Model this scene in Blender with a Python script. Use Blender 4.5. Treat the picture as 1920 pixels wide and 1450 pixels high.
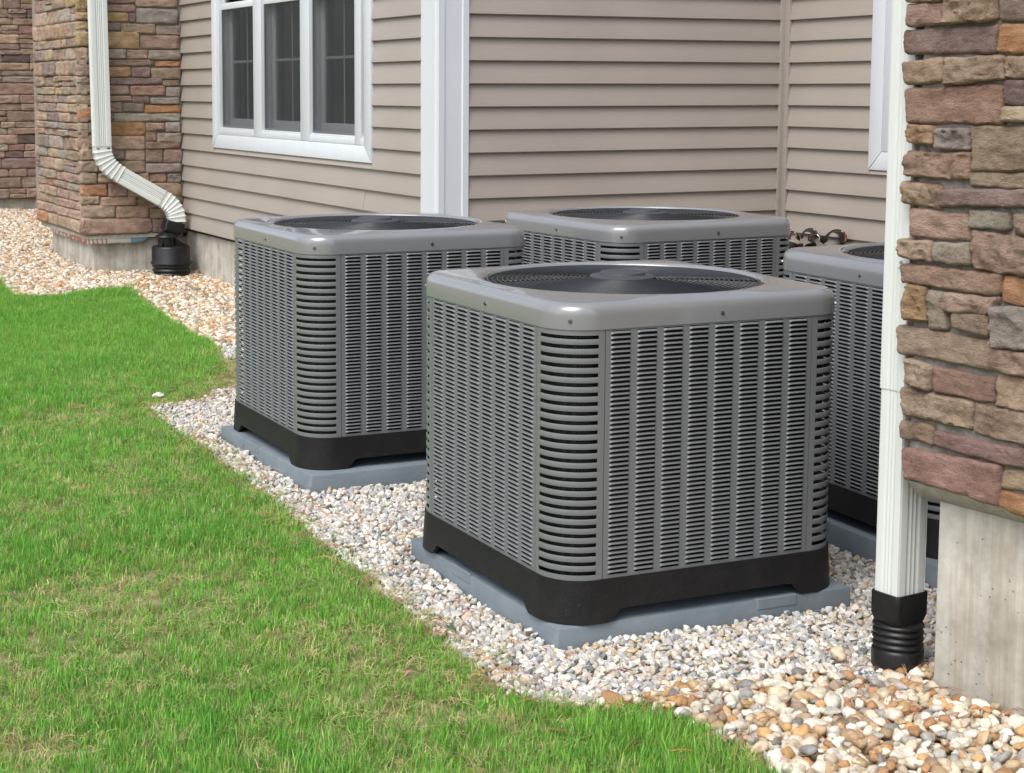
import bpy, bmesh, math, random
import numpy as np
from mathutils import Vector, Matrix, noise

# ------------------------------------------------------------------ camera, sky, sun, exposure
for o in list(bpy.data.objects): bpy.data.objects.remove(o)
S = bpy.context.scene
C = S.collection
R = math.radians
F_PX, PPX, PPY = 3087.5, 744.53, 505.40          # focal length and optical centre of the (cropped) photograph, px of 1920
CAM = Vector((-2.102, -3.5666, 1.3839))
cd = bpy.data.cameras.new('camera'); cam = bpy.data.objects.new('camera', cd); C.objects.link(cam)
cd.sensor_fit = 'HORIZONTAL'; cd.sensor_width = 36.0; cd.lens = 36.0 * F_PX / 1920.0
cd.shift_x = (960 - PPX) / 1920.0; cd.shift_y = -(725 - PPY) / 1920.0
cd.clip_start = 0.05; cd.clip_end = 600
pit, yaw = R(6.2486), R(24.7525)
fwd = Vector((math.sin(yaw) * math.cos(pit), math.cos(yaw) * math.cos(pit), -math.sin(pit)))
cam.location = CAM; cam.rotation_euler = fwd.to_track_quat('-Z', 'Y').to_euler()
S.camera = cam
S.render.resolution_x, S.render.resolution_y = 1024, 773

SUN_EL, SUN_AZ = R(55), R(238)                   # azimuth clockwise from +Y: the light comes from the lawn side
w = bpy.data.worlds.new('World'); S.world = w; w.use_nodes = True
nt = w.node_tree; nt.nodes.clear()
sky = nt.nodes.new('ShaderNodeTexSky'); sky.sky_type = 'NISHITA'; sky.sun_disc = False
sky.sun_elevation = SUN_EL; sky.sun_rotation = SUN_AZ; sky.dust_density = 3.0; sky.air_density = 1.0
hs = nt.nodes.new('ShaderNodeHueSaturation'); hs.inputs['Saturation'].default_value = 0.52
tc = nt.nodes.new('ShaderNodeTexCoord')
cn = nt.nodes.new('ShaderNodeTexNoise'); cn.inputs['Scale'].default_value = 2.6; cn.inputs['Detail'].default_value = 5
cr = nt.nodes.new('ShaderNodeValToRGB'); cr.color_ramp.elements[0].position = .38; cr.color_ramp.elements[1].position = .66
cr.color_ramp.elements[0].color = (.75, .77, .8, 1); cr.color_ramp.elements[1].color = (1.35, 1.33, 1.3, 1)
mu = nt.nodes.new('ShaderNodeMixRGB'); mu.blend_type = 'MULTIPLY'; mu.inputs[0].default_value = 1
bg = nt.nodes.new('ShaderNodeBackground'); bg.inputs['Strength'].default_value = 0.15
wo = nt.nodes.new('ShaderNodeOutputWorld')
L_ = nt.links.new
L_(sky.outputs[0], hs.inputs['Color']); L_(tc.outputs['Generated'], cn.inputs['Vector']); L_(cn.outputs['Fac'], cr.inputs[0])
L_(hs.outputs[0], mu.inputs[1]); L_(cr.outputs[0], mu.inputs[2]); L_(mu.outputs[0], bg.inputs['Color']); L_(bg.outputs[0], wo.inputs[0])

sl = bpy.data.lights.new('sun', 'SUN'); sun = bpy.data.objects.new('sun', sl); C.objects.link(sun)
sl.energy = 1.25; sl.angle = R(38); sl.color = (1, .97, .93)
sd = Vector((math.sin(SUN_AZ) * math.cos(SUN_EL), math.cos(SUN_AZ) * math.cos(SUN_EL), math.sin(SUN_EL)))
sun.rotation_euler = sd.to_track_quat('Z', 'Y').to_euler(); sun.location = (-6, -2, 8)
V = S.view_settings
V.view_transform = 'Standard'; V.look = 'None'; V.gamma = 1; V.use_curve_mapping = False; V.exposure = 0.82
S.render.engine = 'CYCLES'

rnd = random.Random(7)
nrg = np.random.default_rng(11)

# ------------------------------------------------------------------ helpers
def tag(o, label=None, cat=None, group=None, kind=None):
    for k, v in (('label', label), ('category', cat), ('group', group), ('kind', kind)):
        if v: o[k] = v
    return o
def empty(name, loc=(0, 0, 0), rz=0.0):
    o = bpy.data.objects.new(name, None); C.objects.link(o); o.location = loc; o.rotation_euler = (0, 0, rz)
    o.empty_display_size = .1
    return o
def mesh(name, verts, faces, mat=None, smooth=False):
    m = bpy.data.meshes.new(name); m.from_pydata([tuple(v) for v in verts], [], [tuple(f) for f in faces])
    if mat: m.materials.append(mat)
    if smooth: m.polygons.foreach_set('use_smooth', [True] * len(m.polygons))
    m.update(); return m
def link(name, me, parent=None, loc=None, keep=False):
    """keep=True: the mesh is written in world coordinates under a thing that only has a translation"""
    o = bpy.data.objects.new(name, me); C.objects.link(o)
    if loc is not None: o.location = loc
    if parent is not None:
        o.parent = parent
        if keep: o.matrix_parent_inverse = Matrix.Translation(-parent.location)
    return o
class MB:
    def __init__(s): s.v = []; s.f = []
    def add(s, vs, fs):
        b = len(s.v); s.v += [tuple(v) for v in vs]; s.f += [tuple(b + i for i in f) for f in fs]
    def box(s, x0, x1, y0, y1, z0, z1, M=None):
        vs = [Vector((x, y, z)) for z in (z0, z1) for y in (y0, y1) for x in (x0, x1)]
        if M is not None: vs = [M @ v for v in vs]
        s.add(vs, [(0, 2, 3, 1), (4, 5, 7, 6), (0, 1, 5, 4), (2, 6, 7, 3), (0, 4, 6, 2), (1, 3, 7, 5)])
    def sweep(s, pts, r, n=8, closed=False, cap=True):
        pts = [Vector(p) for p in pts]; k = len(pts); rings = []
        up = None
        for i, p in enumerate(pts):
            if closed: t = (pts[(i + 1) % k] - pts[i - 1]).normalized()
            else: t = (pts[min(i + 1, k - 1)] - pts[max(i - 1, 0)]).normalized()
            if up is None:
                a = Vector((0, 0, 1)) if abs(t.z) < .9 else Vector((1, 0, 0))
                up = (a - t * a.dot(t)).normalized()
            else: up = (up - t * up.dot(t)).normalized()
            sd_ = t.cross(up); rr = r[i] if isinstance(r, (list, tuple)) else r
            rings.append([p + (up * math.cos(2 * math.pi * j / n) + sd_ * math.sin(2 * math.pi * j / n)) * rr for j in range(n)])
        s.loft(rings, closed_path=closed, cap=cap and not closed)
    def loft(s, rings, closed_ring=True, closed_path=False, cap=False):
        n = len(rings[0]); b = len(s.v)
        for r_ in rings: s.v += [tuple(p) for p in r_]
        K = len(rings)
        for i in range(K if closed_path else K - 1):
            for j in range(n if closed_ring else n - 1):
                a0 = b + i * n + j; a1 = b + i * n + (j + 1) % n
                c0 = b + ((i + 1) % K) * n + j; c1 = b + ((i + 1) % K) * n + (j + 1) % n
                s.f.append((a0, a1, c1, c0))
        if cap:
            s.f.append(tuple(b + j for j in range(n))[::-1]); s.f.append(tuple(b + (K - 1) * n + j for j in range(n)))
    def lathe(s, cx, cy, prof, n=32, cap=True):
        s.loft([[(cx + r * math.cos(2 * math.pi * j / n), cy + r * math.sin(2 * math.pi * j / n), z) for j in range(n)] for r, z in prof], cap=cap)
    def me(s, name, mat, smooth=False, angle=None):
        m = mesh(name, s.v, s.f, mat, smooth or angle is not None)
        if angle is not None: sharp(m, angle)
        return m
def sharp(m, deg):
    bm = bmesh.new(); bm.from_mesh(m); bmesh.ops.recalc_face_normals(bm, faces=bm.faces)
    for f in bm.faces: f.smooth = True
    for e in bm.edges:
        if len(e.link_faces) == 2 and e.calc_face_angle(0) > R(deg): e.smooth = False
    bm.to_mesh(m); bm.free()
def bevel(m, w_, seg=2, ang=30):
    bm = bmesh.new(); bm.from_mesh(m)
    bmesh.ops.recalc_face_normals(bm, faces=bm.faces)
    es = [e for e in bm.edges if len(e.link_faces) == 2 and e.calc_face_angle(0) > R(ang)]
    bmesh.ops.bevel(bm, geom=es, offset=w_, segments=seg, affect='EDGES', profile=.5, clamp_overlap=True)
    bm.to_mesh(m); bm.free(); m.polygons.foreach_set('use_smooth', [True] * len(m.polygons)); sharp(m, 35); return m

# ------------------------------------------------------------------ materials
def srgb(r, g, b):
    f = lambda c: (c / 255) / 12.92 if c <= 10 else (((c / 255) + .055) / 1.055) ** 2.4
    return (f(r), f(g), f(b))
class N:
    def __init__(s, name, rough=.6, metal=0, spec=.5):
        s.m = bpy.data.materials.new(name); s.m.use_nodes = True; s.t = s.m.node_tree
        s.b = s.t.nodes['Principled BSDF']; s.b.inputs['Roughness'].default_value = rough
        s.b.inputs['Metallic'].default_value = metal; s.b.inputs['Specular IOR Level'].default_value = spec
        s.tc = None
    def n(s, t, **k):
        x = s.t.nodes.new(t)
        for a, v in k.items():
            if hasattr(x, a): setattr(x, a, v)
        return x
    def l(s, a, b): s.t.links.new(a, b)
    def coord(s, kind='Object', scale=(1, 1, 1)):
        if not s.tc: s.tc = s.n('ShaderNodeTexCoord')
        mp = s.n('ShaderNodeMapping'); mp.inputs['Scale'].default_value = scale
        s.l(s.tc.outputs[kind], mp.inputs['Vector']); return mp.outputs[0]
    def world(s, scale=(1, 1, 1)):
        g = s.n('ShaderNodeNewGeometry'); mp = s.n('ShaderNodeMapping'); mp.inputs['Scale'].default_value = scale
        s.l(g.outputs['Position'], mp.inputs['Vector']); return mp.outputs[0]
    def noise(s, vec, scale, detail=3, rough=.5):
        x = s.n('ShaderNodeTexNoise'); x.inputs['Scale'].default_value = scale; x.inputs['Detail'].default_value = detail
        x.inputs['Roughness'].default_value = rough
        if vec is not None: s.l(vec, x.inputs['Vector'])
        return x.outputs['Fac']
    def ramp(s, fac, stops):
        x = s.n('ShaderNodeValToRGB'); e = x.color_ramp.elements
        while len(e) < len(stops): e.new(.5)
        for i, (p, c) in enumerate(stops):
            e[i].position = p; e[i].color = (tuple(c) + (1,)) if not isinstance(c, (int, float)) else (c, c, c, 1)
        s.l(fac, x.inputs[0]); return x.outputs[0]
    def mix(s, fac, a, b, mode='MIX'):
        x = s.n('ShaderNodeMixRGB'); x.blend_type = mode
        for i, v in ((0, fac), (1, a), (2, b)):
            if isinstance(v, (int, float)): x.inputs[i].default_value = v if i == 0 else (v, v, v, 1)
            elif isinstance(v, tuple): x.inputs[i].default_value = v + (1,)
            else: s.l(v, x.inputs[i])
        return x.outputs[0]
    def col(s, c):
        if isinstance(c, tuple): s.b.inputs['Base Color'].default_value = c + (1,)
        else: s.l(c, s.b.inputs['Base Color'])
        return s
    def rough(s, c): s.l(c, s.b.inputs['Roughness']); return s
    def bump(s, h, dist=.002, strength=1):
        x = s.n('ShaderNodeBump'); x.inputs['Distance'].default_value = dist; x.inputs['Strength'].default_value = strength
        s.l(h, x.inputs['Height']); s.l(x.outputs[0], s.b.inputs['Normal']); return s

def paint(name, c, rough=.34, flake=.02, metal=.1):
    a = N(name, rough, metal); v = a.coord(); n1 = a.noise(v, 900, 2); n2 = a.noise(v, 9, 4)
    k = a.ramp(n1, [(.3, tuple(x * (1 - flake * 3) for x in c)), (.7, tuple(x * (1 + flake * 3) for x in c))])
    k = a.mix(a.ramp(n2, [(.35, 0.0), (.75, .10)]), k, tuple(x * 1.12 for x in c))
    a.col(k); a.rough(a.ramp(n2, [(.2, rough - .02), (.8, rough + .04)])); return a.m
M_CAP = paint('grey_painted_steel', (.20, .203, .208), .24)
for q_, v_ in (('Coat Weight', .7), ('Coat Roughness', .07)): M_CAP.node_tree.nodes['Principled BSDF'].inputs[q_].default_value = v_
M_PANEL = paint('grey_panel_paint', (.158, .164, .170), .33)
def plastic(name, c, rough, dust=.3, sc=25):
    a = N(name, rough); v = a.coord(); n1 = a.noise(v, sc, 6, .6); n2 = a.noise(v, 420, 2)
    k = a.mix(a.ramp(n1, [(.45, 0.0), (.8, dust)]), c, (.16, .15, .14))
    k = a.mix(a.ramp(n2, [(.66, 0.0), (.74, .25)]), k, (.3, .28, .25))
    a.col(k).bump(a.noise(v, 260, 3), .0006, .4); return a.m
M_BLACK = plastic('black_plastic', (.009, .009, .0095), .34, .06); M_BLACK.node_tree.nodes['Principled BSDF'].inputs['Specular IOR Level'].default_value = .35
M_BASE = plastic('black_base_plastic', (.0075, .0072, .0078), .55, .05, 14); M_BASE.node_tree.nodes['Principled BSDF'].inputs['Specular IOR Level'].default_value = .3
M_WIRE = N('black_coated_wire', .30, 0, .45).col((.020, .022, .025)).m
M_HUB = N('black_hub_plastic', .6, 0, .4).col((.045, .047, .052)).m
M_DARK = N('dark_interior', .7).col((.012, .012, .012)).m
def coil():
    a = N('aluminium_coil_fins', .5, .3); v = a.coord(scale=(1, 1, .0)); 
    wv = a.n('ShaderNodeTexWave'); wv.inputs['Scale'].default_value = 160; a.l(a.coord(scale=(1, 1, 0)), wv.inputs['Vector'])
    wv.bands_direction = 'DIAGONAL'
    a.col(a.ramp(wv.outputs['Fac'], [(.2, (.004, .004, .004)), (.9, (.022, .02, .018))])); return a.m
M_COIL = coil()
M_SCREW = N('zinc_screw', .35, .9).col((.16, .16, .17)).m
def pad_mat():
    a = N('blue_grey_pad', .5); v = a.coord(); n = a.noise(v, 6, 6, .6); n2 = a.noise(a.coord(scale=(3, 3, 60)), 2, 3)
    k = a.ramp(n, [(.3, (.125, .158, .185)), (.7, (.185, .215, .24))])
    k = a.mix(a.ramp(a.noise(v, 30, 5, .7), [(.56, 0.0), (.8, .4)]), k, (.3, .29, .26))
    a.col(k).bump(n2, .001, .3); return a.m
M_PAD = pad_mat()
def vinyl(name, c):
    a = N(name, .48, 0, .35); v = a.world((1, 1, 1)); g = a.noise(a.world((2.2, 2.2, 160)), 1.6, 4, .55); n = a.noise(v, 1.6, 4)
    k = a.ramp(n, [(.3, tuple(x * .93 for x in c)), (.7, tuple(x * 1.05 for x in c))])
    k = a.mix(.12, k, a.ramp(g, [(.3, tuple(x * .8 for x in c)), (.7, tuple(min(1, x * 1.2) for x in c))]))
    a.col(k).bump(g, .0006, .35); return a.m
M_SIDE = vinyl('taupe_vinyl', (.322, .283, .248))
def white(name, c, rough=.4):
    a = N(name, rough, 0, .4); n = a.noise(a.world((3, 3, .6)), 3, 5)
    a.col(a.ramp(n, [(.3, tuple(x * .95 for x in c)), (.75, c)])); return a.m
M_TRIM = white('white_trim', (.57, .60, .635))
M_SPOUT = white('white_downspout_paint', (.60, .625, .60), .35)
M_SILVER = N('silver_tape', .25, .9).col((.6, .62, .64)).m
M_COPPER = N('copper', .3, .9).col((.5, .22, .13)).m
def concrete():
    a = N('concrete', .85, 0, .3); v = a.world(); st = a.noise(a.world((17, 17, 1.1)), 1, 6, .68); n = a.noise(v, 7, 6, .65)
    k = a.ramp(n, [(.3, (.27, .25, .21)), (.5, (.42, .40, .35)), (.7, (.56, .535, .475))])
    k = a.mix(a.ramp(st, [(.47, 0.0), (.66, .62)]), k, (.25, .20, .14))
    vo = a.n('ShaderNodeTexVoronoi'); vo.inputs['Scale'].default_value = 42; a.l(v, vo.inputs['Vector'])
    pit_ = a.ramp(vo.outputs['Distance'], [(.06, 0.0), (.15, 1.0)])
    sel = a.ramp(a.noise(v, 9, 2), [(.50, 1.0), (.56, 0.0)])
    pm = a.mix(sel, pit_, 1.0)
    k = a.mix(1.0, k, a.mix(.55, pm, 1.0), 'MULTIPLY')
    a.col(k).bump(a.mix(.7, a.noise(v, 60, 5, .7), pm), .004, .6); return a.m
M_CONC = concrete()
def mortar():
    a = N('mortar', .95, 0, .2); n = a.noise(a.world(), 45, 5, .7)
    a.col(a.ramp(n, [(.3, (.13, .115, .10)), (.75, (.30, .28, .25))])).bump(n, .006, .8); return a.m
M_MORT = mortar()
def light_mortar():
    a = N('pale_mortar_ledge', .95, 0, .2); n = a.noise(a.world(), 40, 5, .7)
    a.col(a.ramp(n, [(.3, (.28, .27, .23)), (.75, (.46, .45, .40))])).bump(n, .006, .8); return a.m
M_LEDGE = light_mortar()
def stone_mat():
    a = N('stone_veneer', .88, 0, .25); oi = a.n('ShaderNodeObjectInfo'); v = a.world((1, 1, 1.8))
    n1 = a.noise(v, 11, 6, .62); n2 = a.noise(a.world((.7, .7, 3.5)), 26, 5, .65); n3 = a.noise(v, 150, 5, .75); n4 = a.noise(v, 55, 5, .7)
    k = a.mix(a.ramp(n1, [(.3, .0), (.7, 1.0)]), a.mix(1.0, oi.outputs['Color'], (.66, .61, .60), 'MULTIPLY'), a.mix(1.0, oi.outputs['Color'], (1.25, 1.26, 1.28), 'MULTIPLY'))
    k = a.mix(a.ramp(n2, [(.35, .45), (.6, 0.0)]), k, a.mix(1.0, k, (.62, .56, .53), 'MULTIPLY'))
    k = a.mix(a.ramp(n1, [(.6, 0.0), (.8, .45)]), k, (.37, .31, .26))
    k = a.mix(a.ramp(n4, [(.34, .55), (.46, 0.0)]), k, a.mix(1.0, k, (.55, .52, .50), 'MULTIPLY'))
    k = a.mix(a.ramp(n3, [(.62, 0.0), (.75, .45)]), k, (.5, .46, .41))
    a.col(k).bump(a.mix(.45, a.mix(.5, n2, n4), n3), .028, 1.0); return a.m
M_STONE = stone_mat()
def glass():
    a = N('window_glass', .03, 0, .5); a.col((.02, .022, .022)); a.b.inputs['Transmission Weight'].default_value = .0
    tr = a.n('ShaderNodeBsdfTransparent'); gl = a.n('ShaderNodeBsdfGlossy'); gl.inputs['Roughness'].default_value = .02
    fr = a.n('ShaderNodeFresnel'); fr.inputs['IOR'].default_value = 1.5; mx = a.n('ShaderNodeMixShader')
    a.l(fr.outputs[0], mx.inputs[0]); tr.inputs[0].default_value = (.93, .97, .95, 1)
    a.l(tr.outputs[0], mx.inputs[1]); a.l(gl.outputs[0], mx.inputs[2]); a.l(mx.outputs[0], a.t.nodes['Material Output'].inputs[0]); return a.m
M_GLASS = glass()
def screen():
    a = N('insect_screen', .7); tr = a.n('ShaderNodeBsdfTransparent'); mx = a.n('ShaderNodeMixShader'); mx.inputs[0].default_value = .36
    a.col((.040, .043, .046)); a.l(tr.outputs[0], mx.inputs[1]); a.l(a.b.outputs[0], mx.inputs[2])
    a.l(mx.outputs[0], a.t.nodes['Material Output'].inputs[0]); return a.m
M_SCREEN = screen()
M_BLIND = N('pale_green_blind', .6).col((.72, .78, .70)).m
M_MUN = N('screen_dimmed_muntin', .6).col((.30, .34, .31)).m  # white bars painted darker: dimming behind the screen put into the colour
M_ROOM = N('dim_room', .9).col((.035, .035, .035)).m
M_SASH = white('white_sash', (.62, .64, .66))

# ------------------------------------------------------------------ ground
def sstep(a, b, x): t = np.clip((x - a) / (b - a), 0, 1); return t * t * (3 - 2 * t)
def vnoise(x, y, s, seed=0):
    x = np.asarray(x, float) * s; y = np.asarray(y, float) * s
    xi = np.floor(x).astype(int); yi = np.floor(y).astype(int); fx = x - xi; fy = y - yi
    h = lambda a, b: (np.abs(np.sin((a * 127.1 + b * 311.7 + seed * 74.7)) * 43758.5453) % 1.0)
    fx = fx * fx * (3 - 2 * fx); fy = fy * fy * (3 - 2 * fy)
    return (h(xi, yi) * (1 - fx) + h(xi + 1, yi) * fx) * (1 - fy) + (h(xi, yi + 1) * (1 - fx) + h(xi + 1, yi + 1) * fx) * fy
def gz(x, y):
    x = np.asarray(x, float); y = np.asarray(y, float)
    return -.066 + .034 * sstep(.95, 1.9, y) * (1 - sstep(4.2, 6.0, y)) + .035 * sstep(6.5, 9, y) * (1 - sstep(1.1, 1.7, x)) + .13 * sstep(9.2, 12.5, y) * sstep(-6, .3, x) + .010 * (vnoise(x, y, 1.7, 3) - .5) + .014 * (vnoise(x, y, 6, 5) - .5)
GRASS_EDGE = [(-60, 40), (-3, 12.5), (.1, 10.2), (.4, 9.16), (.27, 7.78), (.5, 7.67), (.81, 7.86), (1.12, 7.89), (1.02, 6.97), (.91, 6.06), (.86, 5.15), (.61, 4.31), (.41, 3.75), (.18, 3.49), (-.04, 3.42), (-.07, 3.09), (-.08, 2.56), (-.11, 1.88), (-.14, 1.3), (-.15, .83), (-.18, .41), (-.2, .04), (-.22, -.2), (-.16, -.35), (-.07, -.38), (.02, -.42), (.05, -.53), (.07, -.76), (.06, -.88), (.1, -1.4), (.3, -2.2), (.5, -4), (1, -60), (-60, -60)]
def inpoly(px, py, poly):
    c = np.zeros(px.shape, bool); n = len(poly); j = n - 1
    for i in range(n):
        xi, yi = poly[i]; xj, yj = poly[j]
        k = ((yi > py) != (yj > py)); d = (yj - yi) if yj != yi else 1e-9
        c ^= k & (px < (xj - xi) * (py - yi) / d + xi); j = i
    return c
def edgedist(px, py, poly):
    d = np.full(px.shape, 1e9)
    for (x0, y0), (x1, y1) in zip(poly[:-1], poly[1:]):
        dx, dy = x1 - x0, y1 - y0; t = np.clip(((px - x0) * dx + (py - y0) * dy) / (dx * dx + dy * dy), 0, 1)
        d = np.minimum(d, np.hypot(px - x0 - t * dx, py - y0 - t * dy))
    return d
xs = np.concatenate([[-250, -120, -60, -30, -14, -8], np.arange(-5, 6.01, .1), [8, 14, 30, 60, 120, 250]])
ys = np.concatenate([[-250, -120, -60, -30, -14, -8], np.arange(-5, 17.01, .1), [20, 30, 60, 120, 250]])
gx, gy = np.meshgrid(xs, ys); gzz = gz(gx, gy)
nx, ny = len(xs), len(ys)
fs = [(j * nx + i, j * nx + i + 1, (j + 1) * nx + i + 1, (j + 1) * nx + i) for j in range(ny - 1) for i in range(nx - 1)]
def soil():
    a = N('soil_and_thatch', .95, 0, .2); v = a.world(); n = a.noise(v, 24, 6, .7); n2 = a.noise(v, 4, 4, .6); st = a.noise(a.world((60, 220, 60)), 1, 4, .7)
    k = a.ramp(n, [(.3, (.12, .095, .05)), (.55, (.26, .22, .12)), (.75, (.42, .36, .22))])
    k = a.mix(a.ramp(n2, [(.4, 0.0), (.65, .35)]), k, (.15, .21, .05))
    k = a.mix(a.ramp(st, [(.55, 0.0), (.7, .45)]), k, (.42, .35, .2))
    a.col(k).bump(n, .012, .8); return a.m
M_SOIL = soil()
gr = link('ground', mesh('ground', np.stack([gx.ravel(), gy.ravel(), gzz.ravel()], 1).tolist(), fs, M_SOIL, True)); tag(gr, 'brown soil with straw thatch under the lawn and gravel', kind='structure')
# ------------------------------------------------------------------ condenser unit
W, CC, RR = .906, .1288, .112
Z0, Z1, ZT = .1155, .7741, .8465
NCOL, NROW = 8, 52
PITZ = (Z1 - Z0 - .018) / NROW; PITX = (W - 2 * CC - .012) / NCOL; LOUW = PITX * .745
def arc_corner(out=0.0, r=RR, c=CC, n=10):
    """plan of the corner at the origin, walked from (0,c) to (c,0); out = outward offset"""
    P = [(0 - out, c)]
    for i in range(n + 1):
        a = math.pi + (math.pi / 2) * i / n
        P.append((r + (r + out) * math.cos(a), r + (r + out) * math.sin(a)))
    P.append((c, -out)); return P
# louvre: a pressed hood, closed at its ends, open at the bottom
def louvre_mesh():
    b = MB(); X = [-.5, -.47, -.42, -.35, -.2, 0, .2, .35, .42, .47, .5]
    rows = []
    for t in (0, .3, .7, 1.0, 1.12):
        ring = []
        for x in X:
            e = max(0.0, 1 - ((abs(x) - .33) / .17) ** 2) ** .5 if abs(x) > .33 else 1.0
            o = .0058 * math.sin(min(t, 1) * math.pi / 2) * e - (.0010 if t > 1 else 0) * e
            zt = .0042; zb = -.0004 * e - .0056 * (1 - e); z = zt + (zb - zt) * min(t, 1) - (.0006 if t > 1 else 0)
            ring.append((x * LOUW, -o, z))
        rows.append(ring)
    b.loft(rows, closed_ring=False); return b.me('louver', M_PANEL, True)
ME_LOUV = louvre_mesh()
lv = [tuple(v.co) for v in ME_LOUV.vertices]; lf = [tuple(p.vertices) for p in ME_LOUV.polygons]
def panel_mesh():
    b = MB(); t = .0012; x0, x1 = CC + .0012, W - CC - .0012
    zb, zt = Z0 - .004, Z1 + .004; lo, hi = Z0 + .010, Z1 - .006
    b.box(x0, x1, 0, t, zb, lo); b.box(x0, x1, 0, t, hi, zt)
    edges = [x0]
    for k in range(NCOL):
        cx = CC + .006 + PITX * (k + .5); edges += [cx - LOUW / 2, cx + LOUW / 2]
    edges.append(x1)
    for k in range(0, len(edges), 2): b.box(edges[k], edges[k + 1], 0, t, lo, hi)
    # thin webs between the hoods
    for k in range(NCOL):
        for r in range(NROW + 1):
            z = Z0 + .0115 + PITZ * r
            if z < hi: b.box(edges[2 * k + 1], edges[2 * k + 2], .0003, .001, z - .0009 + .0028, z + .0009 + .0028) if False else None
    return b.me('louvered_panel', M_PANEL)
ME_PANEL = panel_mesh()
def lpos(col, row): return Vector((CC + .006 + PITX * (col + .5), 0.0, Z1 - .0125 - PITZ * row))
NB = 26; SL = .0100; PB = (Z1 - Z0 - .030 - .0095) / (NB - 1)
def corner_mesh():
    b = MB(); P = arc_corner(); I = arc_corner(-.0015)
    L = [0]
    for i in range(1, len(P)): L.append(L[-1] + math.dist(P[i], P[i - 1]))
    tot = L[-1]
    def at(s, Q):
        for i in range(1, len(P)):
            if s <= L[i] + 1e-9:
                t = (s - L[i - 1]) / (L[i] - L[i - 1]); return (Q[i - 1][0] * (1 - t) + Q[i][0] * t, Q[i - 1][1] * (1 - t) + Q[i][1] * t)
        return Q[-1]
    def sheet(s0, s1, z0, z1, n):
        r0 = [];
        for i in range(n + 1):
            s = s0 + (s1 - s0) * i / n; p = at(s, P); q = at(s, I)
            r0.append([(p[0], p[1], z0), (p[0], p[1], z1), (q[0], q[1], z1), (q[0], q[1], z0)])
        b.loft(r0, cap=True)
    g = .0008; m = .019
    sheet(g, m, Z0 - .004, Z1 + .004, 2); sheet(tot - m, tot - g, Z0 - .004, Z1 + .004, 2)
    sheet(m, tot - m, Z1 - .0155, Z1 + .004, 12); sheet(m, tot - m, Z0 - .004, Z0 + .0145, 12)
    me = b.me('corner_grille', M_PANEL, angle=40)
    # one bar
    bb = MB(); prof = [(.0072, -.0040), (.0071, -.0010), (.0066, -.0002), (.0060, 0), (-.0060, 0), (-.0066, -.0002), (-.0071, -.0010), (-.0072, -.0040)]
    rings = []
    for i in range(15):
        s = m - .0005 + (tot - 2 * m + .001) * i / 14; ring = []
        p = Vector(at(s, P)); p2 = Vector(at(min(s + .001, tot), P)); p1 = Vector(at(max(s - .001, 0), P)); t = (p2 - p1).normalized(); n_ = Vector((t.y, -t.x))
        if n_.dot(Vector((-1, -1))) < 0: n_ = -n_
        for z, o in prof: q = p + n_ * o; ring.append((q.x, q.y, z))
        rings.append(ring)
    bb.loft(rings, closed_ring=False)
    # rounded slot ends
    bar = bb.me('bar', M_PANEL, angle=24)
    return me, bar
ME_CORNER, ME_BAR = corner_mesh()
def rsq(h, r, n=12, flat=8):
    """rounded square centred at 0, half size h, corner radius r: list of points"""
    P = []; r = min(r, h * .999)
    for q in range(4):
        a0 = math.pi + q * math.pi / 2; cxy = [(-1, -1), (1, -1), (1, 1), (-1, 1)][q]
        cx, cy = cxy[0] * (h - r), cxy[1] * (h - r)
        for i in range(n + 1):
            a = a0 + math.pi / 2 * i / n; P.append((cx + r * math.cos(a), cy + r * math.sin(a)))
        nx_ = [(-1 + 2, -1), (1, 1), (-1, 1), (-1, -1)][q]
        e = P[-1]; a1 = a0 + math.pi / 2; c2 = [(1, -1), (1, 1), (-1, 1), (-1, -1)][q]
        f = (c2[0] * (h - r) + r * math.cos(a1), c2[1] * (h - r) + r * math.sin(a1))
        for i in range(1, flat): P.append((e[0] + (f[0] - e[0]) * i / flat, e[1] + (f[1] - e[1]) * i / flat))
    return P
HC = W / 2
def cap_mesh():
    b = MB(); rings = []
    H = HC + .0025
    prof = [(-.004, Z1 - .0005), (0, Z1 - .0012), (0, Z1 + .004), (0, Z1 + .028), (-.0008, Z1 + .038)]
    rd = .029; zc = ZT - .006 - rd
    for i in range(1, 9):
        a = math.pi / 2 * i / 8 * .93; prof.append((-rd * (1 - math.cos(a)) - .0008, zc + rd * math.sin(a)))
    for o, z in prof: rings.append([(HC + x, HC + y, z) for x, y in rsq(H + o, RR + .0025 + o)])
    base = rsq(H - rd - .003, max(RR - rd, .05))
    ang = [math.atan2(y, x) for x, y in base]
    o = prof[-1]; base = rsq(H + o[0], RR + .0025 + o[0]); ang = [math.atan2(y, x) for x, y in base]
    r1 = .419
    c1 = [(r1 * math.cos(a), r1 * math.sin(a)) for a in ang]
    for t in (.35, .7, 1.0):
        rings.append([(HC + x * (1 - t) + u * t, HC + y * (1 - t) + v_ * t, prof[-1][1] + (ZT - prof[-1][1]) * math.sin(t * math.pi / 2)) for (x, y), (u, v_) in zip(base, c1)])
    for r_, z in ((.412, ZT + .0005), (.406, ZT - .002), (.401, ZT - .009), (.398, ZT - .018), (.397, ZT - .03), (.396, ZT - .12)):
        rings.append([(HC + r_ * math.cos(a), HC + r_ * math.sin(a), z) for a in ang])
    b.loft(rings); return b.me('top_cap', M_CAP, angle=38)
ME_CAP = cap_mesh()
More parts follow.
